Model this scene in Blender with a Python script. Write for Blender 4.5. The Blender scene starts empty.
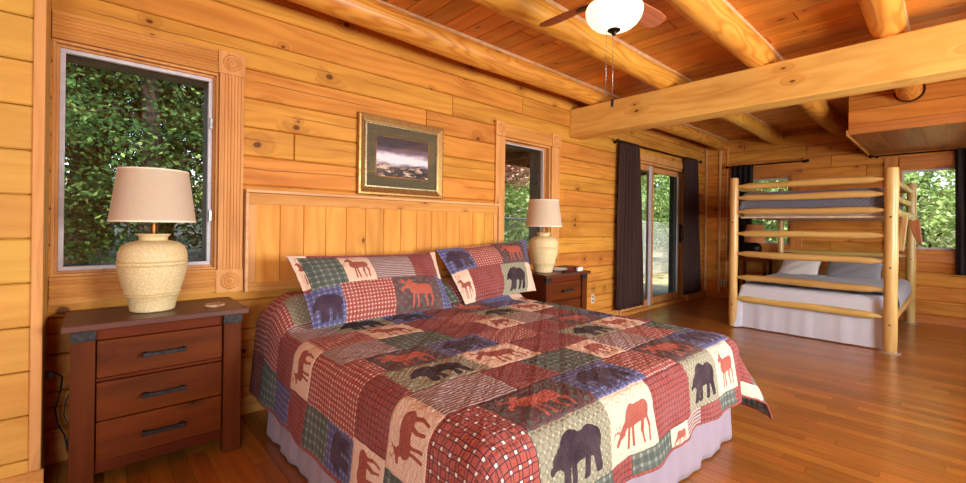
import bpy, bmesh, math, random
import numpy as np
from mathutils import Vector, Matrix
random.seed(7)
PI = math.pi
D = bpy.data
S = bpy.context.scene
COL = S.collection

# ------------------------------------------------------------------ helpers
def lin(r, g, b):
    f = lambda c: (c/255/12.92) if c/255 <= .04045 else ((c/255+.055)/1.055)**2.4
    return (f(r), f(g), f(b), 1)

class MB:
    def __init__(s):
        s.v = []; s.f = []; s.r = []; s.cur = 0.0
    def add(s, vs, fs, rnd=None):
        n = len(s.v); s.v += [tuple(p) for p in vs]
        r = s.cur if rnd is None else rnd
        for f in fs: s.f.append(tuple(i+n for i in f)); s.r.append(r)
    def box(s, x0, x1, y0, y1, z0, z1, rnd=None):
        vs = [(x, y, z) for x in (x0, x1) for y in (y0, y1) for z in (z0, z1)]
        s.add(vs, [(0,1,3,2),(4,6,7,5),(0,4,5,1),(2,3,7,6),(0,2,6,4),(1,5,7,3)], rnd)
        return s
    def obox(s, c, ax, ay, az, rnd=None):
        c, ax, ay, az = map(Vector, (c, ax, ay, az))
        vs = [c+ax*i+ay*j+az*k for i in (-1,1) for j in (-1,1) for k in (-1,1)]
        s.add(vs, [(0,1,3,2),(4,6,7,5),(0,4,5,1),(2,3,7,6),(0,2,6,4),(1,5,7,3)], rnd)
        return s
    def tube(s, pts, rad, seg=12, caps=True, rnd=None):
        pts = [Vector(p) for p in pts]
        if not hasattr(rad, '__len__'): rad = [rad]*len(pts)
        n = len(pts); vs = []; up = None
        for i, p in enumerate(pts):
            t = (pts[min(i+1, n-1)]-pts[max(i-1, 0)]).normalized()
            if up is None:
                up = Vector((0,0,1)) if abs(t.z) < .9 else Vector((1,0,0))
            a = t.cross(up).normalized(); b = a.cross(t).normalized(); up = b
            for k in range(seg):
                w = 2*PI*k/seg
                vs.append(p+(a*math.cos(w)+b*math.sin(w))*rad[i])
        fs = []
        for i in range(n-1):
            for k in range(seg):
                k2 = (k+1) % seg
                fs.append((i*seg+k, i*seg+k2, (i+1)*seg+k2, (i+1)*seg+k))
        if caps:
            fs.append(tuple(range(seg-1, -1, -1))); fs.append(tuple(range((n-1)*seg, n*seg)))
        s.add(vs, fs, rnd); return s
    def lathe(s, prof, c=(0,0,0), seg=48, axis='z', closed=False):
        c = Vector(c); vs = []; n = len(prof)
        for r, h in prof:
            for k in range(seg):
                w = 2*PI*k/seg; a, b = r*math.cos(w), r*math.sin(w)
                vs.append(c+Vector({'z':(a,b,h),'y':(a,h,b),'x':(h,a,b)}[axis]))
        fs = []
        for i in range(n-1+(1 if closed else 0)):
            j = (i+1) % n
            for k in range(seg):
                k2 = (k+1) % seg
                fs.append((i*seg+k, i*seg+k2, j*seg+k2, j*seg+k))
        if not closed:
            if prof[0][0] > 1e-5: fs.append(tuple(range(seg-1, -1, -1)))
            if prof[-1][0] > 1e-5: fs.append(tuple(range((n-1)*seg, n*seg)))
        s.add(vs, fs); return s
    def prism(s, poly, e0, e1, fn, rnd=None):
        """poly of (a,b), extruded from e0 to e1; fn(a,b,e)->xyz"""
        n = len(poly)
        vs = [fn(a, b, e0) for a, b in poly]+[fn(a, b, e1) for a, b in poly]
        fs = [tuple(range(n)), tuple(range(2*n-1, n-1, -1))]
        for i in range(n): j = (i+1) % n; fs.append((i, j, j+n, i+n))
        s.add(vs, fs, rnd); return s
    def build(s, name, mat, parent=None, smooth=False, bevel=0, loc=None, merge=False, solid=0, subd=0, segs=2):
        me = D.meshes.new(name); me.from_pydata(s.v, [], s.f)
        at = me.attributes.new('rnd', 'FLOAT', 'FACE'); at.data.foreach_set('value', s.r)
        bm = bmesh.new(); bm.from_mesh(me)
        if merge: bmesh.ops.remove_doubles(bm, verts=bm.verts, dist=1e-5)
        bmesh.ops.recalc_face_normals(bm, faces=bm.faces)
        bm.to_mesh(me); bm.free()
        if smooth:
            me.shade_smooth() if smooth is True else None
            if smooth == 'auto':
                me.shade_smooth(); me.set_sharp_from_angle(angle=math.radians(38))
        if not isinstance(mat, (list, tuple)): mat = [mat]
        for m in mat: me.materials.append(m)
        o = D.objects.new(name, me); COL.objects.link(o)
        if parent: o.parent = parent
        if loc: o.location = loc
        if solid:
            m = o.modifiers.new('solid', 'SOLIDIFY'); m.thickness = solid; m.offset = 0
        if bevel:
            m = o.modifiers.new('bevel', 'BEVEL'); m.width = bevel; m.segments = segs; m.limit_method = 'ANGLE'; m.angle_limit = .6
        if subd:
            m = o.modifiers.new('sub', 'SUBSURF'); m.levels = subd; m.render_levels = subd
        return o

def empty(name, loc=(0,0,0), rz=0):
    o = D.objects.new(name, None); COL.objects.link(o); o.location = loc; o.rotation_euler = (0,0,rz)
    o.empty_display_size = .1
    return o
def tag(o, label, cat, group=None):
    o['label'] = label; o['category'] = cat
    if group: o['group'] = group
    return o
def struct(o): o['kind'] = 'structure'; return o
def dup(o, parent=None):
    c = o.copy(); COL.objects.link(c); c.parent = parent
    for ch in list(o.children): dup(ch, c)
    return c

# ------------------------------------------------------------------ materials
class NT:
    def __init__(s, name):
        s.m = D.materials.new(name); s.m.use_nodes = True
        s.t = s.m.node_tree; s.n = s.t.nodes; s.l = s.t.links
        s.p = s.n['Principled BSDF']; s.out = s.n['Material Output']
    def new(s, t, **k):
        n = s.n.new(t)
        for a, b in k.items(): setattr(n, a, b)
        return n
    def set(s, sock, v):
        if hasattr(v, 'is_output') or isinstance(v, bpy.types.NodeSocket): s.l.new(v, sock)
        else: sock.default_value = v
    def m_(s, op, a, b=None, c=None, clamp=False):
        n = s.new('ShaderNodeMath', operation=op); n.use_clamp = clamp
        for i, v in enumerate((a, b, c)):
            if v is not None: s.set(n.inputs[i], v)
        return n.outputs[0]
    def mix(s, f, a, b, bt='MIX'):
        n = s.new('ShaderNodeMix', data_type='RGBA', blend_type=bt)
        s.set(n.inputs[0], f); s.set(n.inputs[6], a); s.set(n.inputs[7], b)
        return n.outputs[2]
    def comb(s, x, y, z):
        n = s.new('ShaderNodeCombineXYZ')
        for i, v in enumerate((x, y, z)): s.set(n.inputs[i], v)
        return n.outputs[0]
    def noise(s, vec, scale=1, detail=2, rough=.5, dist=0, dim='3D'):
        n = s.new('ShaderNodeTexNoise', noise_dimensions=dim)
        s.set(n.inputs['Vector'], vec); n.inputs['Scale'].default_value = scale
        n.inputs['Detail'].default_value = detail; n.inputs['Roughness'].default_value = rough
        n.inputs['Distortion'].default_value = dist
        return n.outputs['Fac']
    def ramp(s, v, a, b, c=0, d=1, smooth=True):
        n = s.new('ShaderNodeMapRange', interpolation_type='SMOOTHSTEP' if smooth else 'LINEAR')
        for i, x in enumerate((v, a, b, c, d)): s.set(n.inputs[i], x)
        return n.outputs[0]
    def bump(s, h, strength=.3, dist=.01):
        n = s.new('ShaderNodeBump'); n.inputs['Strength'].default_value = strength
        n.inputs['Distance'].default_value = dist; s.l.new(h, n.inputs['Height'])
        s.l.new(n.outputs[0], s.p.inputs['Normal'])

def wood(name, light, mid, dark, order='XZY', ring=14., amp=1.6, knots=.4, kscale=(3.0, 5.2), k3d=False,
         rough=.38, coat=.15, crack=0., tint=.18, contrast=.55, bump=.25, fine=.18, su=.8, sv=5., knotcol=(84,36,16), spec=.5):
    N = NT(name)
    tc = N.new('ShaderNodeTexCoord'); sp = N.new('ShaderNodeSeparateXYZ'); N.l.new(tc.outputs['Object'], sp.inputs[0])
    c = {k: sp.outputs[i] for i, k in enumerate('XYZ')}
    U, V, W = (c[k] for k in order)
    at = N.new('ShaderNodeAttribute', attribute_name='rnd'); R = at.outputs['Fac']
    U2 = N.m_('ADD', U, N.m_('MULTIPLY', R, 37.3)); V2 = N.m_('ADD', V, N.m_('MULTIPLY', R, 5.7)); W2 = N.m_('ADD', W, N.m_('MULTIPLY', R, 3.1))
    # knots
    vo = N.new('ShaderNodeTexVoronoi', voronoi_dimensions='3D' if k3d else '2D')
    vo.inputs['Scale'].default_value = 1
    N.l.new(N.comb(N.m_('MULTIPLY', U2, kscale[0]), N.m_('MULTIPLY', V2, kscale[1]), N.m_('MULTIPLY', W2, kscale[1])), vo.inputs['Vector'])
    sc = N.new('ShaderNodeSeparateColor'); N.l.new(vo.outputs['Color'], sc.inputs[0])
    keep = N.m_('GREATER_THAN', knots, sc.outputs[0])
    wob = N.m_('MULTIPLY', N.m_('SUBTRACT', N.noise(N.comb(U2, V2, W2), 22, 1), .5), .06)
    d = N.m_('ADD', vo.outputs['Distance'], wob)
    rad = N.m_('ADD', .035, N.m_('MULTIPLY', sc.outputs[1], .075))
    kn = N.m_('MULTIPLY', N.ramp(d, rad, N.m_('MULTIPLY', rad, .55)), keep)
    halo = N.m_('MULTIPLY', N.ramp(d, N.m_('MULTIPLY', rad, 5), rad), keep)
    n1 = N.noise(N.comb(N.m_('MULTIPLY', U2, su), N.m_('MULTIPLY', V2, sv), N.m_('MULTIPLY', W2, sv)), 1, 2, .45)
    t = N.m_('ADD', N.m_('ADD', N.m_('MULTIPLY', V2, ring), N.m_('MULTIPLY', n1, amp*4)), N.m_('MULTIPLY', halo, 1.6))
    rings = N.m_('POWER', N.m_('ADD', N.m_('MULTIPLY', N.m_('SINE', N.m_('MULTIPLY', t, 2*PI)), .5), .5), 2.2)
    n2 = N.noise(N.comb(N.m_('MULTIPLY', U2, 5), N.m_('MULTIPLY', V2, 130), N.m_('MULTIPLY', W2, 130)), 1, 2)
    n3 = N.noise(N.comb(N.m_('MULTIPLY', U2, 1.3), N.m_('MULTIPLY', V2, 6), N.m_('MULTIPLY', W2, 6)), 1, 3)
    col = N.mix(N.m_('MULTIPLY', rings, contrast), lin(*light), lin(*mid))
    col = N.mix(N.ramp(n3, .42, .8, 0, .55), col, lin(*dark))
    col = N.mix(N.m_('MULTIPLY', halo, .45), col, lin(*dark))
    col = N.mix(N.ramp(n2, .45, .8, 0, fine), col, lin(*dark))
    hs = N.new('ShaderNodeHueSaturation'); N.set(hs.inputs['Color'], col)
    N.set(hs.inputs['Value'], N.m_('ADD', 1-tint/2, N.m_('MULTIPLY', N.m_('FRACT', N.m_('MULTIPLY', R, 7.77)), tint)))
    N.set(hs.inputs['Hue'], N.m_('ADD', .494, N.m_('MULTIPLY', N.m_('FRACT', N.m_('MULTIPLY', R, 3.33)), .014)))
    col = N.mix(N.m_('MULTIPLY', kn, .85), hs.outputs[0], lin(*knotcol))
    h = N.m_('ADD', N.m_('MULTIPLY', n2, .3), N.m_('MULTIPLY', rings, .25))
    if crack:
        nn = N.noise(N.comb(N.m_('MULTIPLY', U2, 1.1), 0, R), 1, 2)
        w1 = N.noise(N.comb(N.m_('MULTIPLY', U2, 9), 0, 0), 1, 2)
        ph = N.m_('FRACT', N.m_('ADD', N.m_('MULTIPLY', V, 1/crack), N.m_('ADD', N.m_('MULTIPLY', nn, .22), N.m_('MULTIPLY', w1, .08))))
        dd = N.m_('ABSOLUTE', N.m_('SUBTRACT', ph, .62))
        on = N.ramp(N.noise(N.comb(N.m_('MULTIPLY', U2, .9), R, 4.4), 1, 2), .46, .56)
        ck = N.m_('MULTIPLY', N.m_('MULTIPLY', N.ramp(dd, .032, .006), on), .62)
        col = N.mix(ck, col, lin(96, 46, 18)); h = N.m_('SUBTRACT', h, N.m_('MULTIPLY', ck, 2))
    N.set(N.p.inputs['Base Color'], col)
    N.set(N.p.inputs['Roughness'], N.m_('ADD', rough, N.m_('MULTIPLY', n2, .12)))
    N.p.inputs['Coat Weight'].default_value = coat; N.p.inputs['Coat Roughness'].default_value = .2; N.p.inputs['Specular IOR Level'].default_value = spec
    N.bump(h, bump, .003)
    return N.m

def simple(name, rgb, rough=.5, metal=0, noise=0, nscale=30, bump=0, coat=0, sheen=0, rgb2=None, emit=0, spec=.5, trans=0):
    N = NT(name)
    tc = N.new('ShaderNodeTexCoord')
    n = N.noise(tc.outputs['Object'], nscale, 3, .6)
    c2 = lin(*(rgb2 or tuple(int(x*(1-noise)) for x in rgb)))
    col = N.mix(N.ramp(n, .35, .65), lin(*rgb), c2)
    N.set(N.p.inputs['Base Color'], col)
    N.p.inputs['Roughness'].default_value = rough; N.p.inputs['Metallic'].default_value = metal
    N.p.inputs['Coat Weight'].default_value = coat; N.p.inputs['Specular IOR Level'].default_value = spec
    N.p.inputs['Sheen Weight'].default_value = sheen
    if emit:
        N.set(N.p.inputs['Emission Color'], lin(*rgb)); N.p.inputs['Emission Strength'].default_value = emit
    if bump: N.bump(n, bump, .004)
    return N.m

def fabric(name, rgb, rgb2, period=.004, order='XZ', rough=.9, sheen=.2, stripe=None, bump=.3, translucent=0):
    N = NT(name)
    tc = N.new('ShaderNodeTexCoord'); sp = N.new('ShaderNodeSeparateXYZ'); N.l.new(tc.outputs['Object'], sp.inputs[0])
    c = {k: sp.outputs[i] for i, k in enumerate('XYZ')}
    a = N.m_('SINE', N.m_('MULTIPLY', c[order[0]], 2*PI/period)); b = N.m_('SINE', N.m_('MULTIPLY', c[order[1]], 2*PI/period))
    w = N.m_('ADD', N.m_('MULTIPLY', N.m_('MULTIPLY', a, b), .5), .5)
    n = N.noise(tc.outputs['Object'], 60, 3)
    f = N.m_('MULTIPLY', N.m_('ADD', w, n), .5)
    col = N.mix(f, lin(*rgb), lin(*rgb2))
    if stripe:
        st = N.m_('LESS_THAN', N.m_('FRACT', N.m_('MULTIPLY', c[order[1]], 1/stripe[0])), .35)
        col = N.mix(N.m_('MULTIPLY', st, .6), col, lin(*stripe[1]))
    N.set(N.p.inputs['Base Color'], col); N.p.inputs['Roughness'].default_value = rough
    N.p.inputs['Sheen Weight'].default_value = sheen; N.bump(f, bump, .001)
    if translucent:
        tr = N.new('ShaderNodeBsdfTranslucent'); N.set(tr.inputs[0], col)
        ms = N.new('ShaderNodeMixShader'); ms.inputs[0].default_value = translucent
        N.l.new(N.p.outputs[0], ms.inputs[1]); N.l.new(tr.outputs[0], ms.inputs[2]); N.l.new(ms.outputs[0], N.out.inputs[0])
    return N.m

def glass_mat(name, tintc=(1,1,1,1), refl=1.0):
    N = NT(name); N.n.remove(N.p)
    tr = N.new('ShaderNodeBsdfTransparent'); tr.inputs[0].default_value = tintc
    gl = N.new('ShaderNodeBsdfGlossy'); gl.inputs['Roughness'].default_value = .01
    fr = N.new('ShaderNodeFresnel'); geo = N.new('ShaderNodeNewGeometry')
    N.set(fr.inputs[0], N.m_('ADD', 1.5, N.m_('MULTIPLY', geo.outputs['Backfacing'], 1/1.5-1.5)))
    n = N.noise(N.new('ShaderNodeTexCoord').outputs['Object'], 3, 1)
    ms = N.new('ShaderNodeMixShader')
    N.set(ms.inputs[0], N.m_('MULTIPLY', fr.outputs[0], N.m_('ADD', refl*.9, N.m_('MULTIPLY', n, refl*.2))))
    N.l.new(tr.outputs[0], ms.inputs[1]); N.l.new(gl.outputs[0], ms.inputs[2]); N.l.new(ms.outputs[0], N.out.inputs[0])
    return N.m

PL, PM, PD = (236,170,86), (212,132,52), (172,92,32)
M = {}
M['wall'] = wood('pine_wall_boards', (214,148,63), (189,119,43), (155,88,30), 'XZY', ring=9, amp=1.0, knots=.36, kscale=(3.1,4.1), crack=.19, tint=.2, contrast=.55, coat=0, spec=.2, rough=.5)
M['wallY'] = wood('pine_end_wall_boards', (222,150,67), (196,119,45), (160,89,32), 'YZX', ring=9, amp=1.0, knots=.3, kscale=(3.1,4.1), crack=.19, tint=.24, contrast=.5, coat=0, spec=.2, rough=.5)
M['wall_left'] = wood('pine_smooth_boards', (212,161,73), (194,137,55), (174,111,37), 'XZY', ring=7, amp=.9, knots=.3, kscale=(2.0,5.0), tint=.14, contrast=.35, coat=.0, spec=.25, rough=.5)
M['ceil'] = wood('pine_ceiling_boards', (221,140,51), (199,113,35), (156,78,23), 'YXZ', ring=9, amp=1.1, knots=.4, kscale=(3.0,4.6), tint=.32, contrast=.5, rough=.3, coat=.3)
M['log'] = wood('pine_log', (232,164,67), (197,118,36), (187,112,40), 'XYZ', ring=0, amp=3.4, knots=.22, kscale=(1.6,4.5), k3d=True, tint=.12, contrast=.8, su=.6, sv=4.6, coat=.15, fine=.1)
M['beam'] = wood('pine_beam', (243,201,107), (224,169,78), (192,130,54), 'YZX', ring=6, amp=1.2, knots=.4, kscale=(3.0,6.5), tint=.0, contrast=.55, coat=0, spec=.25, rough=.5, bump=.5)
M['trimV'] = wood('pine_trim_upright', (227,171,100), (206,144,72), (180,114,50), 'ZXY', ring=16, amp=.7, knots=.2, kscale=(2.0,8.0), contrast=.45, coat=0, spec=.25, rough=.5)
M['trimX'] = wood('pine_trim_level', (221,164,80), (199,136,58), (172,106,41), 'XZY', ring=16, amp=.7, knots=.2, kscale=(4.5,9.0), contrast=.45, coat=0, spec=.25, rough=.5)
M['trimY'] = wood('pine_trim_end_wall', (222,150,71), (199,122,49), (171,95,35), 'YZX', ring=16, amp=.7, knots=.2, kscale=(2.0,8.0), contrast=.45, coat=.1)
M['trimZY'] = wood('pine_trim_end_upright', (226,155,72), (203,126,50), (171,95,35), 'ZYX', ring=16, amp=.7, knots=.2, kscale=(2.0,8.0), contrast=.45, coat=.1)
M['panel'] = wood('headboard_pine_boards', (225,160,72), (205,131,49), (178,102,34), 'ZXY', ring=8, amp=1.2, knots=.3, kscale=(3.4,5.0), tint=.2, contrast=.5, coat=0, spec=.2, rough=.5)
M['floor'] = wood('hardwood_floor', (163,101,36), (141,79,25), (109,56,18), 'YXZ', ring=18, amp=.8, knots=.0, tint=.5, contrast=.4, rough=.24, coat=.35, bump=.06, fine=.25)
M['walnutX'] = wood('dark_stained_wood_level', (106,47,10), (86,35,6), (51,21,4), 'XZY', ring=10, amp=1.0, knots=.15, kscale=(2.5,6.0), tint=.2, contrast=.5, rough=.48, coat=.0, bump=.12, spec=.12, knotcol=(34,12,8))
M['walnutZ'] = wood('dark_stained_wood_upright', (93,40,9), (77,31,6), (46,18,4), 'ZXY', ring=14, amp=.8, knots=.0, tint=.15, contrast=.5, rough=.48, coat=.0, bump=.12, spec=.12)
M['walnutT'] = wood('dark_stained_wood_top', (88,41,12), (71,31,9), (44,18,6), 'XYZ', ring=9, amp=1.0, knots=.0, tint=.12, contrast=.5, rough=.38, coat=.15, bump=.12)
M['bunk'] = wood('peeled_log', (216,182,110), (193,151,80), (163,116,56), 'YZX', ring=0, amp=1.6, knots=.3, kscale=(2.2,9), k3d=True, contrast=.5, su=.6, sv=7, coat=.3, rough=.3, fine=.1)
M['bunkX'] = wood('peeled_log_long', (216,182,110), (193,151,80), (163,116,56), 'XZY', ring=0, amp=1.6, knots=.3, kscale=(2.2,9), k3d=True, contrast=.5, su=.6, sv=7, coat=.3, rough=.3, fine=.1)
M['bunkZ'] = wood('peeled_log_post', (218,184,112), (195,153,82), (163,116,56), 'ZXY', ring=0, amp=1.6, knots=.3, kscale=(2.2,9), k3d=True, contrast=.5, su=.6, sv=7, coat=.3, rough=.3, fine=.1)
M['blade'] = wood('fan_blade_wood', (187,115,72), (160,92,55), (115,62,35), 'XYZ', ring=20, amp=.6, knots=0, tint=.05, rough=.5, coat=.05)
M['bronze'] = simple('dark_bronze', (52,40,34), .4, .8, .3, 20)
M['iron'] = simple('aged_iron', (58,54,54), .5, .7, .35, 60, .2)
M['brass'] = simple('brass', (150,100,52), .4, 1, .2, 30)
M['steel'] = simple('brushed_steel', (176,176,176), .35, .9, .15, 40)
M['vinyl'] = simple('pale_grey_window_vinyl', (206,204,214), .4, 0, .05, 30)
M['reveal'] = simple('dark_outer_frame', (62,58,54), .6, 0, .25, 12)
M['glass'] = glass_mat('window_glass')
M['picglass'] = glass_mat('picture_glass', refl=.8)
M['plate'] = simple('outlet_plastic', (226,214,190), .4, 0, .04, 20)
M['slot'] = simple('outlet_slot', (40,36,34), .6)
M['rubber'] = simple('black_cord_rubber', (22,20,20), .5, 0, .2, 20)
M['ceramic'] = simple('cream_crackle_ceramic', (230,214,166), .6, 0, 0, 110, .6, rgb2=(212,190,138))
M['shade'] = fabric('linen_lamp_shade', (234,218,194), (216,198,172), .004, 'XZ', translucent=.25)
M['shade_orange'] = fabric('peach_lamp_shade', (232,160,104), (214,138,84), .004, 'YZ', translucent=.2)
M['shade_rim'] = simple('shade_trim_band', (246,236,214), .8)
M['curtain'] = fabric('plum_brown_curtain', (61,36,29), (46,26,21), .006, 'XZ', sheen=0)
M['curtainY'] = fabric('dark_brown_curtain', (40,29,29), (28,21,22), .006, 'YZ', sheen=0)
M['skirt'] = fabric('lavender_grey_cotton', (158,146,158), (142,130,142), .003, 'XZ', sheen=.1)
M['mattress'] = fabric('mattress_ticking', (226,222,216), (206,202,198), .01, 'XZ')
M['grey_blanket'] = fabric('grey_sheet', (150,150,154), (130,129,134), .006, 'XY', sheen=.2)
M['grey_quilt'] = fabric('charcoal_blue_quilt', (122,124,138), (78,80,96), .045, 'YZ', sheen=.2, bump=.6)
M['linen'] = fabric('off_white_ribbed_coverlet', (222,228,240), (206,212,224), .012, 'YZ', sheen=.0, stripe=(.014,(182,182,192)), bump=.6)
M['white'] = fabric('white_pillowcase', (236,230,226), (222,216,212), .004, 'YZ')
M['book_red'] = simple('dark_red_cover', (96,24,20), .45, 0, .2, 30)
M['paper'] = simple('paper', (238,234,224), .8, 0, .04, 80)
M['coaster'] = simple('stone_coaster', (206,180,144), .6, 0, 0, 60, .2, rgb2=(160,110,76))
M['felt'] = simple('grey_foot_disc', (170,166,160), .8)
M['brown_board'] = wood('golden_brown_board', (196,124,58), (170,100,42), (130,72,30), 'ZXY', ring=12, knots=0, amp=.6)
M['deckboard'] = simple('porch_timber', (86,66,52), .8, 0, .3, 6)

# gold frame
def gold_mat():
    N = NT('antique_gold_frame'); tc = N.new('ShaderNodeTexCoord')
    n = N.noise(tc.outputs['Object'], 40, 4, .7)
    N.set(N.p.inputs['Base Color'], N.mix(n, lin(226,180,110), lin(120,84,46)))
    N.p.inputs['Metallic'].default_value = .75
    N.set(N.p.inputs['Roughness'], N.ramp(n, .3, .7, .3, .5)); N.bump(n, .2, .002)
    return N.m
M['gold'] = gold_mat()
M['silver'] = simple('pewter_inner_frame', (190,172,132), .35, .7, .35, 90, .3)
M['mat_green'] = simple('olive_mat_board', (92,87,62), .8, 0, .08, 50)
def photo_mat():
    N = NT('misty_landscape_print'); tc = N.new('ShaderNodeTexCoord')
    sp = N.new('ShaderNodeSeparateXYZ'); N.l.new(tc.outputs['Object'], sp.inputs[0])
    x, z = sp.outputs[0], sp.outputs[2]
    n = N.noise(N.comb(N.m_('MULTIPLY', x, 7), 0, N.m_('MULTIPLY', z, 22)), 1, 4, .6)
    zz = N.m_('ADD', z, N.m_('MULTIPLY', N.m_('SUBTRACT', n, .5), .10))
    sky = N.mix(N.ramp(zz, .03, .10), lin(110,84,116), lin(40,30,44))
    cloud = N.mix(N.ramp(zz, -.07, -.03), lin(120,112,146), lin(232,230,240))
    c = N.mix(N.ramp(zz, .0, .05), cloud, sky)
    ridge = N.noise(N.comb(N.m_('MULTIPLY', x, 9), 2, N.m_('MULTIPLY', z, 30)), 1, 4, .7)
    land = N.mix(N.ramp(ridge, .52, .6), lin(40,30,34), lin(214,182,160))
    c = N.mix(N.ramp(zz, -.05, -.08), c, land)
    N.set(N.p.inputs['Base Color'], c); N.p.inputs['Roughness'].default_value = .5
    return N.m
M['print'] = photo_mat()
def bowl_mat():
    N = NT('frosted_lit_glass'); tc = N.new('ShaderNodeTexCoord')
    n = N.noise(tc.outputs['Object'], 5, 3, .6)
    N.set(N.p.inputs['Base Color'], lin(250,240,216)); N.p.inputs['Roughness'].default_value = .25
    N.set(N.p.inputs['Emission Color'], N.mix(n, lin(255,244,214), lin(255,232,190)))
    N.p.inputs['Emission Strength'].default_value = 1.25
    return N.m
M['bowl'] = bowl_mat()

# ------------------------------------------------------------------ key dimensions
YW = 3.13      # headboard wall face
YL = 2.80      # nearer wall at the left
XF = 8.40      # end wall face
XL = -2.6; YR = -2.3; ZC = 2.83
WT = .24       # wall thickness

# ------------------------------------------------------------------ boards
def rects(U0, U1, V0, V1, holes):
    """split a rectangle with rectangular holes into bands"""
    cuts = sorted({V0, V1, *[h[2] for h in holes], *[h[3] for h in holes]})
    cuts = [c for c in cuts if V0 <= c <= V1]
    out = []
    for a, b in zip(cuts, cuts[1:]):
        mid = (a+b)/2; iv = [(U0, U1)]
        for h in holes:
            if h[2] < mid < h[3]:
                nv = []
                for p, q in iv:
                    if h[1] <= p or h[0] >= q: nv.append((p, q)); continue
                    if h[0] > p: nv.append((p, h[0]))
                    if h[1] < q: nv.append((h[1], q))
                iv = nv
        out += [(p, q, a, b) for p, q in iv]
    return out

def boards(mb, fn, U0, U1, V0, V1, course, holes=(), groove=.004, thick=.02, seg=(1.8, 3.6), phase=0, rs=1, gap=.002, joints_on=True):
    rnd = random.Random(rs)
    k = 0; v = V0-phase
    while v < V1-1e-6:
        a, b = max(v, V0), min(v+course, V1); v += course; k += 1
        if b-a < 1e-4: continue
        joints = [U0]; u = U0+rnd.uniform(.2, seg[1])
        while u < U1-.25 and joints_on: joints.append(u); u += rnd.uniform(*seg)
        joints.append(U1)
        for p, q in zip(joints, joints[1:]):
            r = rnd.random()
            for (p2, q2, a2, b2) in rects(p, q, a, b, holes):
                gl = groove if abs(a2-a) < 1e-6 else 0; gh = groove if abs(b2-b) < 1e-6 else 0
                ge0 = groove*.5 if (abs(p2-p) < 1e-6 and p2 > U0) else 0; ge1 = groove*.5 if (abs(q2-q) < 1e-6 and q2 < U1) else 0
                ga, gb = (gap if gl else 0), (gap if gh else 0); g0, g1 = (gap if ge0 else 0), (gap if ge1 else 0)
                o = [(p2+g0, a2+ga), (q2-g1, a2+ga), (q2-g1, b2-gb), (p2+g0, b2-gb)]
                i = [(p2+ge0+g0, a2+gl+ga), (q2-ge1-g1, a2+gl+ga), (q2-ge1-g1, b2-gh-gb), (p2+ge0+g0, b2-gh-gb)]
                g = -groove
                vs = [fn(x, y, 0) for x, y in i]+[fn(x, y, g) for x, y in o]+[fn(x, y, -thick) for x, y in o]
                fs = [(0,1,2,3)]+[(j, (j+1)%4, (j+1)%4+4, j+4) for j in range(4)]+[(j+4, (j+1)%4+4, (j+1)%4+8, j+8) for j in range(4)]+[(8,9,10,11)]
                mb.add(vs, fs, r)
def slab(mb, fn, U0, U1, V0, V1, d0, d1, holes=()):
    for p, q, a, b in rects(U0, U1, V0, V1, holes):
        vs = [fn(x, y, -d0) for x, y in ((p,a),(q,a),(q,b),(p,b))]+[fn(x, y, -d1) for x, y in ((p,a),(q,a),(q,b),(p,b))]
        mb.add(vs, [(0,1,2,3),(7,6,5,4)]+[(j, (j+1)%4, (j+1)%4+4, j+4) for j in range(4)], .5)

# openings
W1 = (-.156, .588, .955, 2.185)
W2 = (3.13, 3.885, .975, 2.16)
DR = (5.47, 7.62, 0.0, 2.24)
W3 = (1.80, 2.52, .98, 2.13)      # end wall: y range
W4 = (-.32, .545, .97, 2.13)
bw = lambda u, v, n: (u, YW-n, v)
mb = MB(); boards(mb, bw, XL, XF, 0, ZC, .19, [W1, W2, DR], .008, .03, (3.5, 7), phase=.02, rs=3)
slab(mb, bw, XL, XF+WT, 0, ZC+.2, .03, WT, [W1, W2, DR])
struct(mb.build('wall_back', M['wall']))
lw = lambda u, v, n: (u, YL-n, v)
mb = MB(); boards(mb, lw, XL, -.175, 0, ZC, .199, [], .006, .03, phase=.03, rs=5)
mb.box(XL, -.161, YL+.03, YW-.001, 0, ZC)
struct(mb.build('wall_left', M['wall_left']))
fw_ = lambda u, v, n: (XF-n, u, v)
mb = MB(); boards(mb, fw_, YR, YW, 0, ZC, .19, [W3, W4], .008, .03, phase=.07, rs=9)
slab(mb, fw_, YR, YW, 0, ZC+.2, .03, WT, [W3, W4])
struct(mb.build('wall_right', M['wallY']))
# rear and side walls behind the camera, with made-up big windows to let in fill light
RW = [(-2.35, -.55, .75, 2.15), (1.75, 3.95, .75, 2.15), (5.3, 7.3, .75, 2.15)]
rw = lambda u, v, n: (u, YR+n, v)
mb = MB(); boards(mb, rw, XL, XF, 0, ZC, .19, RW, .004, .03, rs=11); slab(mb, rw, XL, XF+WT, 0, ZC+.2, .03, WT, RW)
struct(mb.build('wall_rear', M['wall']))
SW = [(-1.9, -.15, .75, 2.15)]
sw = lambda u, v, n: (XL+n, u, v)
mb = MB(); boards(mb, sw, YR, YL, 0, ZC, .19, SW, .004, .03, rs=13); slab(mb, sw, YR-WT, YW+WT, 0, ZC+.2, .03, WT, SW)
struct(mb.build('wall_side', M['wallY']))
# floor
fl = lambda u, v, n: (v, u, n)
mb = MB(); boards(mb, fl, YR, YW, XL, XF, .083, [], .0012, .02, (.7, 2.0), rs=17, gap=.0006); slab(mb, fl, YR, YW, XL, XF, .02, .14)
struct(mb.build('floor', M['floor']))
# ceiling
ce = lambda u, v, n: (v, u, ZC-n)
mb = MB(); boards(mb, ce, YR, YW, XL, XF, .172, [], .007, .025, (2.2, 4.5), rs=19, gap=.0025); slab(mb, ce, YR, YW, XL, XF, .025, .2)
struct(mb.build('ceiling', M['ceil']))
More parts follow.
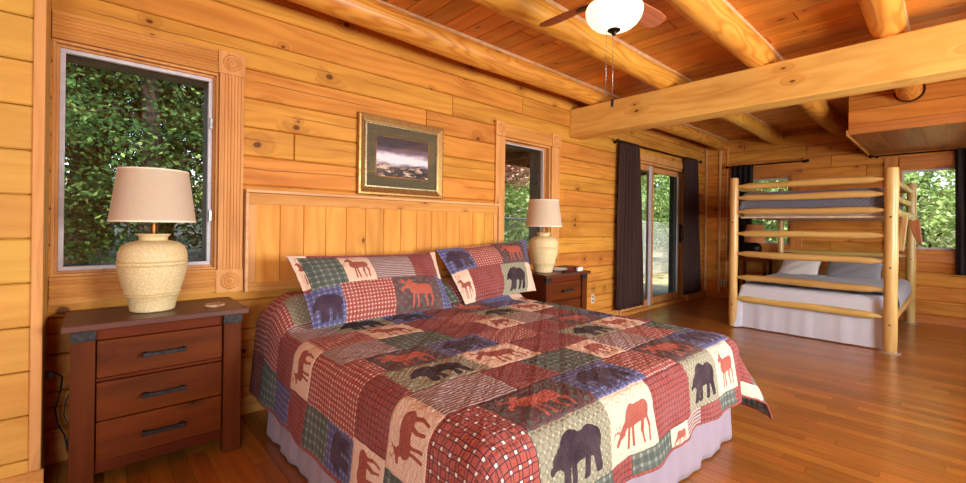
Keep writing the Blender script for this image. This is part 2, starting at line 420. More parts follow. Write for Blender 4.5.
# unseen roof, deep rear eave added to keep the sun out of the rear windows
mb = MB()
mb.box(XL-1.0, XF+.9, YR-2.2, YW+.55, ZC+.21, ZC+.33)
struct(mb.build('roof', M['deckboard']))

# trims of the setting
def trimbox(name, m, *b, bevel=.004):
    mb = MB(); mb.box(*b); return struct(mb.build(name, m, bevel=bevel))
trimbox('trim_1', M['trimV'], -.199, -.160, YL-.012, YL+.029, .115, ZC-.002)
mb = MB()   # moulded baseboard of the near wall
prof = [(0,0),(.028,0),(.028,.055),(.022,.06),(.022,.075),(.016,.08),(.016,.098),(.008,.112),(0,.115)]
mb.prism(prof, XL, -.150, lambda a, b, e: (e, YL-a, b)); struct(mb.build('baseboard_left', M['trimX'], bevel=.002))
for nm, x0, x1 in (('baseboard_back', -.157, 5.38), ('baseboard_corner', 7.71, XF-.005)):
    mb = MB(); mb.prism([(a*.8, b) for a, b in prof], x0, x1, lambda a, b, e: (e, YW-a-.0005, b)); struct(mb.build(nm, M['trimX']))
mb = MB(); mb.prism([(a*.7, b*.9) for a, b in prof], YR, YW-.03, lambda a, b, e: (XF-a-.0005, e, b)); struct(mb.build('baseboard_right', M['trimY']))
M['pale_trim'] = wood('pale_corner_strip', (236,196,136), (222,176,112), (196,140,76), 'ZYX', ring=16, knots=0, coat=0)
# corner strips of the end wall
trimbox('trim_2', M['pale_trim'], XF-.022, XF-.001, 3.085, 3.115, .11, 2.70)
trimbox('trim_3', M['pale_trim'], XF-.030, XF-.001, 2.845, 2.880, .11, 2.80)
trimbox('trim_4', M['pale_trim'], XF-.022, XF-.001, 2.735, 2.755, .11, 2.80)

# ------------------------------------------------------------------ windows
def fluted(mb, fn, a0, a1, e0, e1, th=.02, n=5, base=0):
    """flutes run along e; a across; fn(a, depth, e)"""
    w = a1-a0; pts = [(a0, 0), (a0, th)]
    m = w*.1; g = (w-2*m)/n
    for i in range(n):
        s = a0+m+i*g
        pts += [(s+g*.12, th), (s+g*.3, th-.006), (s+g*.7, th-.006), (s+g*.88, th)]
    pts += [(a1, th), (a1, 0)]
    mb.prism(pts, e0, e1, fn)
def block(parent, x0, x1, z0, z1, y, m):
    mb = MB(); mb.box(x0, x1, y-.028, y, z0, z1); b = mb.build('corner_block', m, parent, bevel=.003)
    r = (x1-x0)*.36; cx, cz = (x0+x1)/2, (z0+z1)/2
    mb = MB(); prof = [(0,-.004),(r*.18,-.012),(r*.3,-.006),(r*.42,-.003),(r*.55,-.010),(r*.68,-.003),(r*.85,-.009),(r,0)]
    mb.lathe([(q, h) for q, h in prof], (cx, y-.028, cz), 32, 'y'); mb.build('rosette', m, b, smooth='auto')

def frame_ring(mb, fn, u0, u1, v0, v1, w, d0, d1):
    for (a, b, c, d) in ((u0, u1, v0, v0+w), (u0, u1, v1-w, v1), (u0, u0+w, v0+w, v1-w), (u1-w, u1, v0+w, v1-w)):
        vs = [fn(x, y, n) for n in (-d0, -d1) for x, y in ((a,c),(b,c),(b,d),(a,d))]
        mb.add(vs, [(0,1,2,3),(7,6,5,4)]+[(j, (j+1)%4, (j+1)%4+4, j+4) for j in range(4)])
def window(name, fn, H, mV, rec=.05, vin=.025, jt=.018):
    root = struct(empty(name, fn((H[0]+H[1])/2, H[2], 0)))
    inv = Vector(root.location)
    f = lambda u, v, n: tuple(Vector(fn(u, v, n))-inv)
    mb = MB(); frame_ring(mb, f, H[0]+.0005, H[1]-.0005, H[2]+.0005, H[3]-.0005, jt, -.001, .13); mb.build('jamb', mV, root, bevel=.002)
    mb = MB(); frame_ring(mb, f, H[0]+jt, H[1]-jt, H[2]+jt, H[3]-jt, .012, rec-.012, rec+.06); mb.build('sash', mV, root, bevel=.002)
    mb = MB(); frame_ring(mb, f, H[0]+jt+.012, H[1]-jt-.012, H[2]+jt+.012, H[3]-jt-.012, vin, rec, rec+.03); fr = mb.build('window_frame', M['vinyl'], root, bevel=.003)
    mb = MB(); frame_ring(mb, f, H[0]+.002, H[1]-.002, H[2]+.002, H[3]-.002, .035, .131, WT+.04); mb.build('outer_frame', M['reveal'], root)
    mb = MB(); a, b, c, d = H[0]+jt+.012+vin, H[1]-jt-.012-vin, H[2]+jt+.012+vin, H[3]-jt-.012-vin
    vs = [f(x, y, n) for n in (-rec-.012, -rec-.018) for x, y in ((a,c),(b,c),(b,d),(a,d))]
    mb.add(vs, [(0,1,2,3),(7,6,5,4)]+[(j, (j+1)%4, (j+1)%4+4, j+4) for j in range(4)])
    mb.build('glass_pane', M['glass'], fr)
    return root, f

r1, f1 = window('window_1', bw, W1, M['trimV'], .045, .022, .014)
o1 = Vector(r1.location)
yy = YW-o1.y-.0008
mb = MB(); fluted(mb, lambda a, d, e: (e-o1.x, yy-d, a-o1.z), 2.185, 2.325, -.157, .578, .022, 6); mb.build('header_casing', M['trimX'], r1)
mb = MB(); fluted(mb, lambda a, d, e: (e-o1.x, yy-d, a-o1.z), .815, .955, -.157, .578, .026, 5); mb.build('sill_casing', M['trimX'], r1)
mb = MB(); fluted(mb, lambda a, d, e: (a-o1.x, yy-d, e-o1.z), .588, .725, .952, 2.186, .022, 6); mb.build('side_casing', M['trimV'], r1)
block(r1, .578-o1.x, .730-o1.x, 2.186-o1.z, 2.332-o1.z, yy, M['trimV'])
block(r1, .578-o1.x, .730-o1.x, .806-o1.z, .952-o1.z, yy, M['trimV'])
for z in (1.29, 1.87):
    mb = MB(); mb.box(.545, .560, YW+.020, YW+.034, z-.035, z+.035); hinge = mb.build('hinge', M['steel'], r1, bevel=.002); hinge.location = -o1
mb = MB(); mb.box(.12, .24, YW+.012, YW+.034, .983, .993); mb.box(.225, .24, YW-.004, YW+.02, .983, .993); h = mb.build('crank_handle', M['steel'], r1, bevel=.002); h.location = -o1

r2, f2 = window('window_2', bw, W2, M['trimV'], .07, .012)
o2 = Vector(r2.location); yy = YW-o2.y-.0008
def pl(mb, a, b, c, d, o, y, t=.02): mb.box(a-o.x, b-o.x, y-t, y, c-o.z, d-o.z); return mb
pl(MB(), 3.13, 3.885, 2.165, 2.30, o2, yy).build('header_casing', M['trimX'], r2, bevel=.003)
pl(MB(), 2.998, 3.128, .97, 2.163, o2, yy).build('side_casing', M['trimV'], r2, bevel=.003)
pl(MB(), 3.887, 4.035, .97, 2.163, o2, yy).build('side_casing', M['trimV'], r2, bevel=.003)
pl(MB(), 2.99, 4.04, .83, .968, o2, yy).build('sill_casing', M['trimX'], r2, bevel=.003)
block(r2, 2.992-o2.x, 3.130-o2.x, 2.164-o2.z, 2.312-o2.z, yy, M['trimV'])
block(r2, 3.886-o2.x, 4.042-o2.x, 2.164-o2.z, 2.312-o2.z, yy, M['trimV'])

r3, f3 = window('window_3', fw_, W3, M['trimZY'], .05)
o3 = Vector(r3.location)
def ply(mb, a, b, c, d, o, t=.02): mb.box(XF-t-o.x, XF-.0008-o.x, a-o.y, b-o.y, c-o.z, d-o.z); return mb
ply(MB(), 1.64, 2.67, 2.135, 2.28, o3).build('header_casing', M['trimY'], r3, bevel=.003)
ply(MB(), 1.65, 1.798, .835, 2.133, o3).build('side_casing', M['trimZY'], r3, bevel=.003)
ply(MB(), 2.522, 2.66, .835, 2.133, o3).build('side_casing', M['trimZY'], r3, bevel=.003)
ply(MB(), 1.80, 2.52, .835, .975, o3, .022).build('sill_casing', M['trimY'], r3, bevel=.003)
r4, f4 = window('window_4', fw_, W4, M['trimZY'], .05)
o4 = Vector(r4.location)
ply(MB(), -.46, .535, 2.135, 2.28, o4).build('header_casing', M['trimY'], r4, bevel=.003)
ply(MB(), .55, .69, .955, 2.29, o4, .024).build('side_casing', M['trimZY'], r4, bevel=.003)
ply(MB(), -.46, -.322, .955, 2.133, o4).build('side_casing', M['trimZY'], r4, bevel=.003)
ply(MB(), -.46, .69, .83, .95, o4).build('sill_casing', M['trimY'], r4, bevel=.003)
# unseen windows behind the camera, added as openings for the fill lamps
for i, H in enumerate(RW): window('window_%d' % (5+i), rw, H, M['trimV'], .05)
window('window_8', sw, SW[0], M['trimZY'], .05)

# ------------------------------------------------------------------ sliding door
rd = struct(empty('door_1', (6.5, YW, 0)))
od = Vector(rd.location)
def P(mb, *b): mb.box(b[0]-od.x, b[1]-od.x, b[2]-od.y, b[3]-od.y, b[4], b[5]); return mb
mb = MB(); P(mb, 5.472, 5.50, YW+.001, YW+.15, .0, 2.238); P(mb, 7.585, 7.618, YW+.001, YW+.15, 0, 2.238); P(mb, 5.50, 7.585, YW+.001, YW+.15, 2.205, 2.238)
mb.build('jamb', M['trimV'], rd, bevel=.002)
mb = MB(); P(mb, 5.50, 7.585, YW-.01, YW+.15, .001, .05); mb.build('threshold', M['trimX'], rd, bevel=.003)
mb = MB(); P(mb, 5.40, 5.468, YW-.022, YW-.001, .0, 2.24); P(mb, 7.62, 7.70, YW-.022, YW-.001, 0, 2.24); P(mb, 5.40, 7.70, YW-.022, YW-.001, 2.242, 2.34)
mb.build('casing', M['trimV'], rd, bevel=.003)
mb = MB(); P(mb, 5.47, 5.53, YW+.151, YW+.28, .0, 2.238); P(mb, 7.56, 7.62, YW+.151, YW+.28, 0, 2.238); P(mb, 5.53, 7.56, YW+.151, YW+.28, 2.17, 2.238)
mb.build('outer_frame', M['reveal'], rd)
def panel(x0, x1, y0, y1, white):
    a = empty('sliding_panel', (0,0,0)); a.parent = rd
    fr = MB(); w = .075
    P(fr, x0, x0+w, y0, y1, .05, 2.20); P(fr, x1-w, x1, y0, y1, .05, 2.20); P(fr, x0+w, x1-w, y0, y1, .05, .15); P(fr, x0+w, x1-w, y0, y1, 2.12, 2.20)
    g = MB(); P(g, x0+w, x1-w, (y0+y1)/2-.003, (y0+y1)/2+.003, .15, 2.12)
    fo = fr.build('panel_frame', M['trimV'], a, bevel=.003)
    g.build('glass_pane', M['glass'], a)
    return a
p1 = panel(5.53, 6.46, YW+.03, YW+.065, True)
p2 = panel(6.40, 7.57, YW+.085, YW+.12, False)
mb = MB(); P(mb, 6.29, 6.36, YW+.012, YW+.029, .055, 2.195); mb.build('weather_strip', M['vinyl'], p1, bevel=.003)
mb = MB(); P(mb, 7.40, 7.452, YW+.072, YW+.084, .15, 2.12); mb.build('weather_strip', M['vinyl'], p2, bevel=.003)
mb = MB()
P(mb, 7.510, 7.545, YW+.058, YW+.086, 1.00, 1.32); mb.tube([(7.527-od.x, .058, 1.04), (7.527-od.x, .02, 1.07), (7.527-od.x, .02, 1.25), (7.527-od.x, .058, 1.28)], .011, 8)
mb.build('door_handle', M['bronze'], p2, bevel=.002)

# ------------------------------------------------------------------ beams, logs, soffit
mb = MB(); mb.box(4.24, 4.48, YR, YW, 2.322, 2.655, .37)
struct(mb.build('trim_5', M['beam'], bevel=.012, segs=3))
rg = random.Random(4)
for i, y in enumerate((2.83, 2.0, 1.17, .34, -.49, -1.32)):
    n = 46; pts = []; rr = []
    for k in range(n+1):
        x = XL+(XF-XL)*k/n
        pts.append((x, y+.006*math.sin(k*.7+i*2), 2.752+.004*math.sin(k*.5+i)))
        rr.append(.101+.004*math.sin(k*.41+i*1.7)+.002*math.sin(k*1.3+i))
    mb = MB(); mb.tube(pts, rr, 28, rnd=.13+.17*i)
    struct(mb.build('trim_%d' % (6+i), M['log'], smooth='auto'))
# chinking strips where the logs meet the ceiling
M['chink'] = simple('pale_sealant', (226,186,140), .7, 0, .1, 20)
for i, y in enumerate((2.83, 2.0, 1.17, .34)):
    mb = MB()
    mb.prism([(y-.092,ZC-.001),(y-.092,ZC-.010),(y-.078,ZC-.024),(y-.066,ZC-.001)], XL, XF, lambda a, b, e: (e, a, b))
    struct(mb.build('trim_%d' % (12+i), M['chink']))
# boxed soffit at the right
mb = MB()
sf = lambda u, v, n: (6.47-n, u, v)
boards(mb, sf, YR, .84, 2.352, ZC-.002, .165, [], .003, .02, (3, 5), phase=.06, rs=23)
mb.box(6.49, XF-.001, YR, .838, 2.352, ZC-.002, .3)
struct(mb.build('ceiling_box', M['wallY']))
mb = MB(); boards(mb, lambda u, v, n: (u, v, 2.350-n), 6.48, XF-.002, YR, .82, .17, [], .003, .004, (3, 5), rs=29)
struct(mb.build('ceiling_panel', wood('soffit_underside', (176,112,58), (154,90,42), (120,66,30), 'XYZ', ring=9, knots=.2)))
trimbox('trim_18', M['trimY'], 6.452, 6.469, YR, .8395, 2.352, 2.455, bevel=.003)
trimbox('trim_16', M['trimX'], 6.45, XF-.002, .841, .858, 2.335, 2.40, bevel=.002)
mb = MB(); mb.lathe([(.10,-.004),(.118,-.012),(.122,-.016),(.122,.0)], (6.47, .34, 2.752), 40, 'x')
struct(mb.build('trim_17', simple('dark_joint', (70,34,16), .8)))

M['pale_level'] = wood('pale_edge_moulding', (232,186,128), (216,162,102), (190,130,74), 'XZY', ring=16, knots=0, coat=0, spec=.25)
# ------------------------------------------------------------------ headboard
hb = empty('headboard', (1.885, YW-.001, .795))
tag(hb, 'honey pine headboard of upright boards mounted on the wall behind the bed', 'headboard')
oh = Vector(hb.location)
mb = MB(); boards(mb, lambda u, v, n: (v-oh.x, -.026-n, u-oh.z), .845, 1.385, .795, 2.975, .158, [], .004, .012, (5, 6), rs=31, gap=.001, joints_on=False)
mb.build('panel_board', M['panel'], hb)
def H(mb, *b, r=None): mb.box(b[0]-oh.x, b[1]-oh.x, b[2]-oh.y, b[3]-oh.y, b[4]-oh.z, b[5]-oh.z, r); return mb
H(MB(), .742, 3.03, YW-.036, YW-.002, 1.372, 1.445).build('top_rail', M['trimX'], hb, bevel=.003)
H(MB(), .742, 3.03, YW-.036, YW-.002, .797, .855).build('bottom_rail', M['trimX'], hb, bevel=.003)
H(MB(), .757, .805, YW-.035, YW-.002, .856, 1.371).build('side_rail', M['trimV'], hb, bevel=.003)
H(MB(), 2.965, 3.015, YW-.035, YW-.002, .856, 1.371).build('side_rail', M['trimV'], hb, bevel=.003)
H(MB(), .735, 3.035, YW-.055, YW-.002, 1.446, 1.468).build('cap_rail', M['pale_level'], hb, bevel=.005)
H(MB(), .735, .755, YW-.055, YW-.002, .80, 1.446).build('edge_strip', M['pale_level'], hb, bevel=.004)
H(MB(), 3.017, 3.033, YW-.055, YW-.002, .80, 1.446).build('edge_strip', M['pale_level'], hb, bevel=.004)

# ------------------------------------------------------------------ picture
pc = empty('framed_picture', (1.925, YW-.002, 1.80)); tag(pc, 'gold-framed misty landscape picture with an olive mat hanging above the headboard', 'picture')
def picframe(w, h, prof):
    mb = MB()
    for q in range(4):
        c = [(-w,-h),(w,-h),(w,h),(-w,h)]
    n = len(prof); vs = []
    for (i, d) in prof:
        for sx, sz in ((-1,-1),(1,-1),(1,1),(-1,1)): vs.append((sx*(w-i), -d, sz*(h-i)))
    fs = []
    for a in range(n):
        b = (a+1) % n
        for k in range(4): k2 = (k+1)%4; fs.append((a*4+k, a*4+k2, b*4+k2, b*4+k))
    mb.add(vs, fs); return mb
picframe(.41, .318, [(0,.001),(0,.022),(.006,.032),(.02,.034),(.05,.018),(.056,.016),(.056,.001)]).build('frame', M['gold'], pc)
picframe(.352, .260, [(0,.001),(0,.020),(.006,.024),(.016,.024),(.020,.018),(.020,.001)]).build('inner_frame', M['silver'], pc)
mb = MB(); mb.box(-.335, .335, -.012, -.002, -.243, .243); mb.build('mat_board', M['mat_green'], pc)
picframe(.254, .165, [(0,.0122),(0,.0145),(.006,.0145),(.006,.0122)]).build('mat_bevel', M['brass'], pc)
mb = MB(); mb.box(-.2475, .2475, -.0135, -.0125, -.1585, .1585); mb.build('print', M['print'], pc)
mb = MB(); mb.box(-.333, .333, -.0175, -.0165, -.241, .241); mb.build('glass_pane', M['picglass'], pc)

# ------------------------------------------------------------------ nightstands
def nightstand(loc, label):
    t = empty('nightstand', loc); tag(t, label, 'nightstand', 'dark nightstands beside the bed')
    w = .342; d0, d1 = -.235, .195     # front, back
    mb = MB(); mb.prism([(-.372,.0),(.372,0),(.372,.030),(-.372,.030)], -.262, .205, lambda a, b, e: (a, e, .750+b)); mb.build('top', M['walnutT'], t, bevel=.004)
    for sx in (-1, 1):
        for (y0, y1, nm) in ((d0, d0+.075, 'f'), (d1-.06, d1, 'b')):
            mb = MB(); a0, a1 = (sx*w, sx*(w-.085))
            lo = .002*sx
            vs = []
            for z, ex in ((0, lo), (.749, 0)):
                for x, y in ((a0+ex, y0), (a1+ex*.2, y0), (a1+ex*.2, y1), (a0+ex, y1)): vs.append((x, y, z))
            mb.add(vs, [(0,1,2,3),(7,6,5,4)]+[(j, (j+1)%4, (j+1)%4+4, j+4) for j in range(4)], .2+.3*sx)
            lg = mb.build('leg', M['walnutZ'], t, bevel=.004)
            if nm == 'f':
                mb = MB(); mb.box(min(a0,a1)-.002, max(a0,a1)+.002, y0-.003, y0+.03, .700, .7485); mb.build('bracket', M['iron'], lg, bevel=.002)
    mb = MB()
    for sx in (-1, 1): mb.box(sx*(w-.012)-.008, sx*(w-.012)+.008, d0+.076, d1-.061, .075, .748)
    mb.box(-w+.086, w-.086, d1-.03, d1-.012, .075, .748); mb.box(-w+.086, w-.086, d0+.05, d1-.031, .075, .09)
    mb.box(-w+.086, w-.086, d0+.025, d0+.065, .075, .125); mb.box(-w+.086, w-.086, d0+.022, d0+.065, .695, .748)
    mb.box(-w+.086, w-.086, d0+.026, d0+.065, .500, .515)
    mb.build('body', M['walnutX'], t, bevel=.002)
    for k, (z0, z1) in enumerate(((.519, .691), (.318, .496), (.129, .312))):
        mb = MB(); mb.box(-w+.089, w-.089, d0+.018, d0+.06, z0, z1, .17+.3*k); dr = mb.build('drawer', M['walnutX'], t, bevel=.003)
        zc = (z0+z1)/2-.004; mb = MB()
        mb.box(-.085, .085, d0-.018, d0-.006, zc-.009, zc+.009)
        for sx in (-1, 1): mb.box(sx*.075-.010, sx*.075+.010, d0-.006, d0+.0179, zc-.010, zc+.010); mb.box(sx*.079-.008, sx*.079+.008, d0-.020, d0-.005, zc-.0105, zc+.0105)
        mb.build('pull', M['iron'], dr, bevel=.002)
    return t
NS = (.277, 2.885, 0)
ns1 = nightstand(NS, 'dark-stained three-drawer nightstand left of the bed under the large window')
ns2 = dup(ns1); ns2.location = (3.592, 2.885, 0)
ns2['label'] = 'dark-stained nightstand on the far side of the bed, half hidden by the pillows'

# ------------------------------------------------------------------ lamps
def lamp(loc, label):
    t = empty('table_lamp', loc); tag(t, label, 'lamp', 'cream bedside lamps')
    prof = [(0,0),(.088,0),(.096,.006),(.100,.03),(.110,.075),(.1145,.080),(.1195,.084),(.1145,.088),(.117,.092),(.1245,.097),(.1195,.102),(.134,.15),(.146,.205),(.149,.235),(.1495,.238),(.1555,.243),(.1500,.248),(.1500,.256),(.1555,.261),(.1490,.266),(.150,.28),
            (.147,.31),(.135,.338),(.112,.358),(.080,.367),(.064,.370),(.061,.376),(.062,.386),(.070,.394),(.074,.399),(.073,.404),(.06,.404),(.04,.402),(0,.402)]
    MB().lathe(prof, seg=56).build('lamp_base', M['ceramic'], t, smooth='auto')
    mb = MB(); mb.lathe([(.012,.403),(.012,.46),(.018,.462),(.018,.50),(.010,.505),(.010,.55),(.004,.555),(.004,.72),(0,.72)], seg=16)
    st = mb.build('lamp_stem', M['brass'], t, smooth='auto')
    mb = MB()
    for a in (0, PI): 
        pts = [(math.cos(a)*r, math.sin(a)*r, z) for r, z in ((.012,.462),(.035,.468),(.045,.485),(.05,.56),(.04,.66),(.004,.715))]
        mb.tube(pts, .0025, 6)
    mb.build('harp', M['bronze'], t, smooth=True)
    zb, zt, rb, rt_ = .466, .738, .187, .151
    mb = MB(); mb.lathe([(rb, zb), (rt_, zt), (rt_-.002, zt), (rb-.002, zb)], seg=64, closed=True); sh = mb.build('lamp_shade', M['shade'], t, smooth='auto')
    mb = MB(); mb.lathe([(rb+.0012, zb-.001), (rb+.0002, zb+.009), (rb-.003, zb+.009), (rb-.003, zb-.001)], seg=64, closed=True)
    mb.build('trim_band', M['shade_rim'], sh, smooth='auto'); mb = MB()
    mb.lathe([(rt_+.0015, zt-.006), (rt_+.001, zt+.001), (rt_-.003, zt+.001), (rt_-.003, zt-.006)], seg=64, closed=True); mb.build('trim_band', M['shade_rim'], sh, smooth='auto')
    mb = MB(); mb.box(-.0025, .0025, -.150, .150, .700, .703); mb.box(-.150, .150, -.0025, .0025, .700, .703); mb.build('spider', M['bronze'], sh)
    return t
lp1 = lamp((.245, 2.86, .7805), 'cream crackle-glazed pot lamp with a linen shade in front of the large window')
lp2 = dup(lp1); lp2.location = (3.44, 2.85, .7805); lp2['label'] = 'cream pot lamp with an off-white shade in front of the narrow window, beyond the pillows'
mb = MB(); mb.lathe([(0,0),(.047,0),(.05,.003),(.05,.010),(.047,.013),(.02,.0125),(0,.0125)], seg=40)
co = mb.build('coaster', M['coaster'], smooth='auto', loc=(.517, 2.79, .7805)); tag(co, 'round tan stone coaster lying on the near nightstand top', 'coaster')

# red box with a white card, remote on the far nightstand
bk = empty('book', (3.77, 2.80, .7805), math.radians(8)); tag(bk, 'dark red hardback book lying on the far nightstand', 'book')
mb = MB(); mb.box(-.135, .125, -.085, .085, 0, .004); mb.box(-.135, .125, -.085, .085, .040, .044); mb.box(-.135, .125, -.085, -.081, .004, .040); mb.build('cover', M['book_red'], bk, bevel=.001)
mb = MB(); mb.box(-.132, .122, -.080, .082, .0042, .0398); mb.build('pages', M['paper'], bk)
cd = MB().box(-.045, .045, -.012, .012, 0, .038).build('card_box', M['paper'], loc=(3.85, 2.69, .7805), bevel=.002); tag(cd, 'small white box standing beside the red book on the far nightstand', 'box')
gl = empty('remote_control', (3.60, 2.70, .7805), math.radians(25)); tag(gl, 'small black remote control lying on the far nightstand by the lamp', 'remote control')
MB().box(-.075, .075, -.02, .02, 0, .018).build('case', M['rubber'], gl, bevel=.005)
MB().box(-.06, .05, -.014, .014, .0181, .0200).build('keypad', M['iron'], gl, bevel=.001)

# cord + plug + outlets
def outlet(name_lbl, loc, axis):
    t = empty('wall_outlet', loc); tag(t, name_lbl, 'outlet')
    if axis == 'y':
        MB().box(-.036, .036, -.006, 0, -.058, .058).build('cover_plate', M['plate'], t, bevel=.003)
        for z in (-.024, .024): MB().box(-.012, .012, -.0078, -.0061, z-.014, z+.014).build('socket', M['slot'], t, bevel=.002)
    else:
        sx = axis
        MB().box(*sorted((0, sx*.006)), -.036, .036, -.058, .058).build('cover_plate', M['plate'], t, bevel=.003)
        for z in (-.024, .024): MB().box(*sorted((sx*.0061, sx*.0078)), -.012, .012, z-.014, z+.014).build('socket', M['slot'], t, bevel=.002)
    return t
outlet('cream wall outlet low on the log wall between far nightstand and curtain', (4.77, YW-.0005, .325), 'y')
outlet('cream wall outlet low in the corner of the end wall by the sliding door', (XF-.0005, 2.80, .27), -1)
cordroot = empty('lamp_cord', (-.10, 3.0, .5)); tag(cordroot, 'black power cord hanging down the wall left of the near nightstand', 'cord')
rc = Vector(cordroot.location)
pp = [(-.150,2.95,.50),(-.125,2.96,.505),(-.10,2.99,.47),(-.105,3.01,.40),(-.125,3.03,.30),(-.115,3.04,.22),(-.09,3.05,.15),(-.08,3.04,.08),(-.06,3.0,.03),(-.04,2.96,.01)]
mb = MB(); mb.tube([Vector(p)-rc for p in pp], .004, 8); mb.build('cable', M['rubber'], cordroot, smooth=True)
pp = [(-.02,3.10,.46),(-.05,3.09,.40),(-.09,3.08,.32),(-.095,3.07,.25),(-.07,3.06,.18),(-.08,3.05,.12),(-.07,3.05,.06)]
mb = MB(); mb.tube([Vector(p)-rc for p in pp], .003, 8); mb.build('cable', M['rubber'], cordroot, smooth=True)
mb = MB(); mb.box(-.156-rc.x, -.128-rc.x, -.064, -.036, -.012, .016); mb.build('plug', M['rubber'], cordroot, bevel=.003)

# ------------------------------------------------------------------ bed
bed = empty('bed', (1.83, 1.95, 0)); tag(bed, 'king bed with a mattress and a lavender-grey gathered bed skirt below the quilt', 'bed')
ob = Vector(bed.location)
BX0, BX1, BY0, BY1 = .80, 2.84, .905, 3.05
def B(*b): 
    mb = MB(); mb.box(b[0]-ob.x, b[1]-ob.x, b[2]-ob.y, b[3]-ob.y, b[4], b[5]); return mb
B(BX0+.02, BX1-.02, BY0+.03, BY1, .345, .60).build('mattress', M['mattress'], bed, bevel=.05, segs=4)
B(BX0+.03, BX1-.03, BY0+.05, BY1-.01, .16, .343).build('box_spring', M['mattress'], bed, bevel=.02)
for x in (BX0+.05, 1.83, BX1-.05):
    for y in (BY0+.25, 1.9, BY1-.22):
        if x == 1.83 and y != 1.9: pass
        mb = MB(); mb.tube([(x-ob.x, y-ob.y, .03), (x-ob.x, y-ob.y, .159)], .016, 12); lg = mb.build('leg', M['iron'], bed, smooth='auto')
        MB().lathe([(0,-.014),(.028,-.014),(.03,-.010),(.03,.010),(.028,.014),(0,.014)], (x-ob.x, y-ob.y, .0305), 20, 'x').build('caster', M['rubber'], lg, smooth='auto')
# skirt: gathered sheet around three sides
path = []
def seg_pts(a, b, n): 
    return [(a[0]+(b[0]-a[0])*i/n, a[1]+(b[1]-a[1])*i/n) for i in range(n)]
corners = [(BX0-.005, 2.72), (BX0-.005, BY0), (BX1, BY0), (BX1, BY1-.02)]
path = seg_pts(corners[0], corners[1], 150)+seg_pts(corners[1], corners[2], 160)+seg_pts(corners[2], corners[3], 150)+[corners[3]]
nrm = []
for i, p in enumerate(path):
    nrm.append((-1,0) if i < 150 else ((0,-1) if i < 310 else (1,0)))
for c_ in (150, 310):   # round the corners
    for k in range(-4, 5):
        f = (k+4)/8; a = nrm[c_-5] ; b = nrm[c_+5]
        v = Vector((a[0]*(1-f)+b[0]*f, a[1]*(1-f)+b[1]*f)).normalized(); nrm[c_+k] = (v.x, v.y)
mb = MB(); rows = 10; n = len(path); vs = []
rr = random.Random(8); ph = [rr.uniform(-1, 1) for _ in range(60)]
for r in range(rows+1):
    f = r/rows; z = .345-(.345-.008)*f
    for i, (x, y) in enumerate(path):
        s = i*.0135
        wv = .008*f*math.sin(s*18+1.2*math.sin(s*5))+.005*f*math.sin(s*41+2)+.016*f**1.3
        vs.append((x+nrm[i][0]*wv-ob.x, y+nrm[i][1]*wv-ob.y, z))
mb.add(vs, [(r*n+i, r*n+i+1, (r+1)*n+i+1, (r+1)*n+i) for r in range(rows) for i in range(n-1)])
mb.build('bed_skirt', M['skirt'], bed, smooth=True, solid=.003)

# ------------------------------------------------------------------ patchwork
RED = lin(136,48,40); 
TYPES = {  # A, B, C, animal colour, (period, wu, wv), rotated
 'R':  (lin(152,76,66), lin(108,54,60), lin(74,46,64), None, (.024,.22,.22), 0),
 'RW': (lin(170,84,70), lin(84,50,62), lin(236,222,206), None, (.042,.44,.44), 0),
 'RD': (lin(150,70,62), lin(166,96,86), lin(222,196,180), None, (.024,.34,.34), 0),
 'S':  (lin(184,160,148), lin(84,58,92), lin(84,58,92), None, (.0165,0,.36), 0),
 'G':  (lin(74,86,80), lin(92,104,94), lin(134,144,130), None, (.040,.34,.34), 0),
 'GB': (lin(152,150,126), lin(128,130,108), lin(192,182,150), lin(46,32,42), (.030,.3,.3), 0),
 'W':  (lin(228,206,182), lin(214,178,152), lin(240,224,204), lin(156,82,66), (.012,.3,.3), 0),
 'D':  (lin(100,60,62), lin(90,66,64), lin(84,94,86), lin(178,90,72), (.044,.42,.42), 1),
 'B':  (lin(76,80,120), lin(98,98,138), lin(142,140,166), lin(64,48,66), (.032,.3,.3), 0),
}
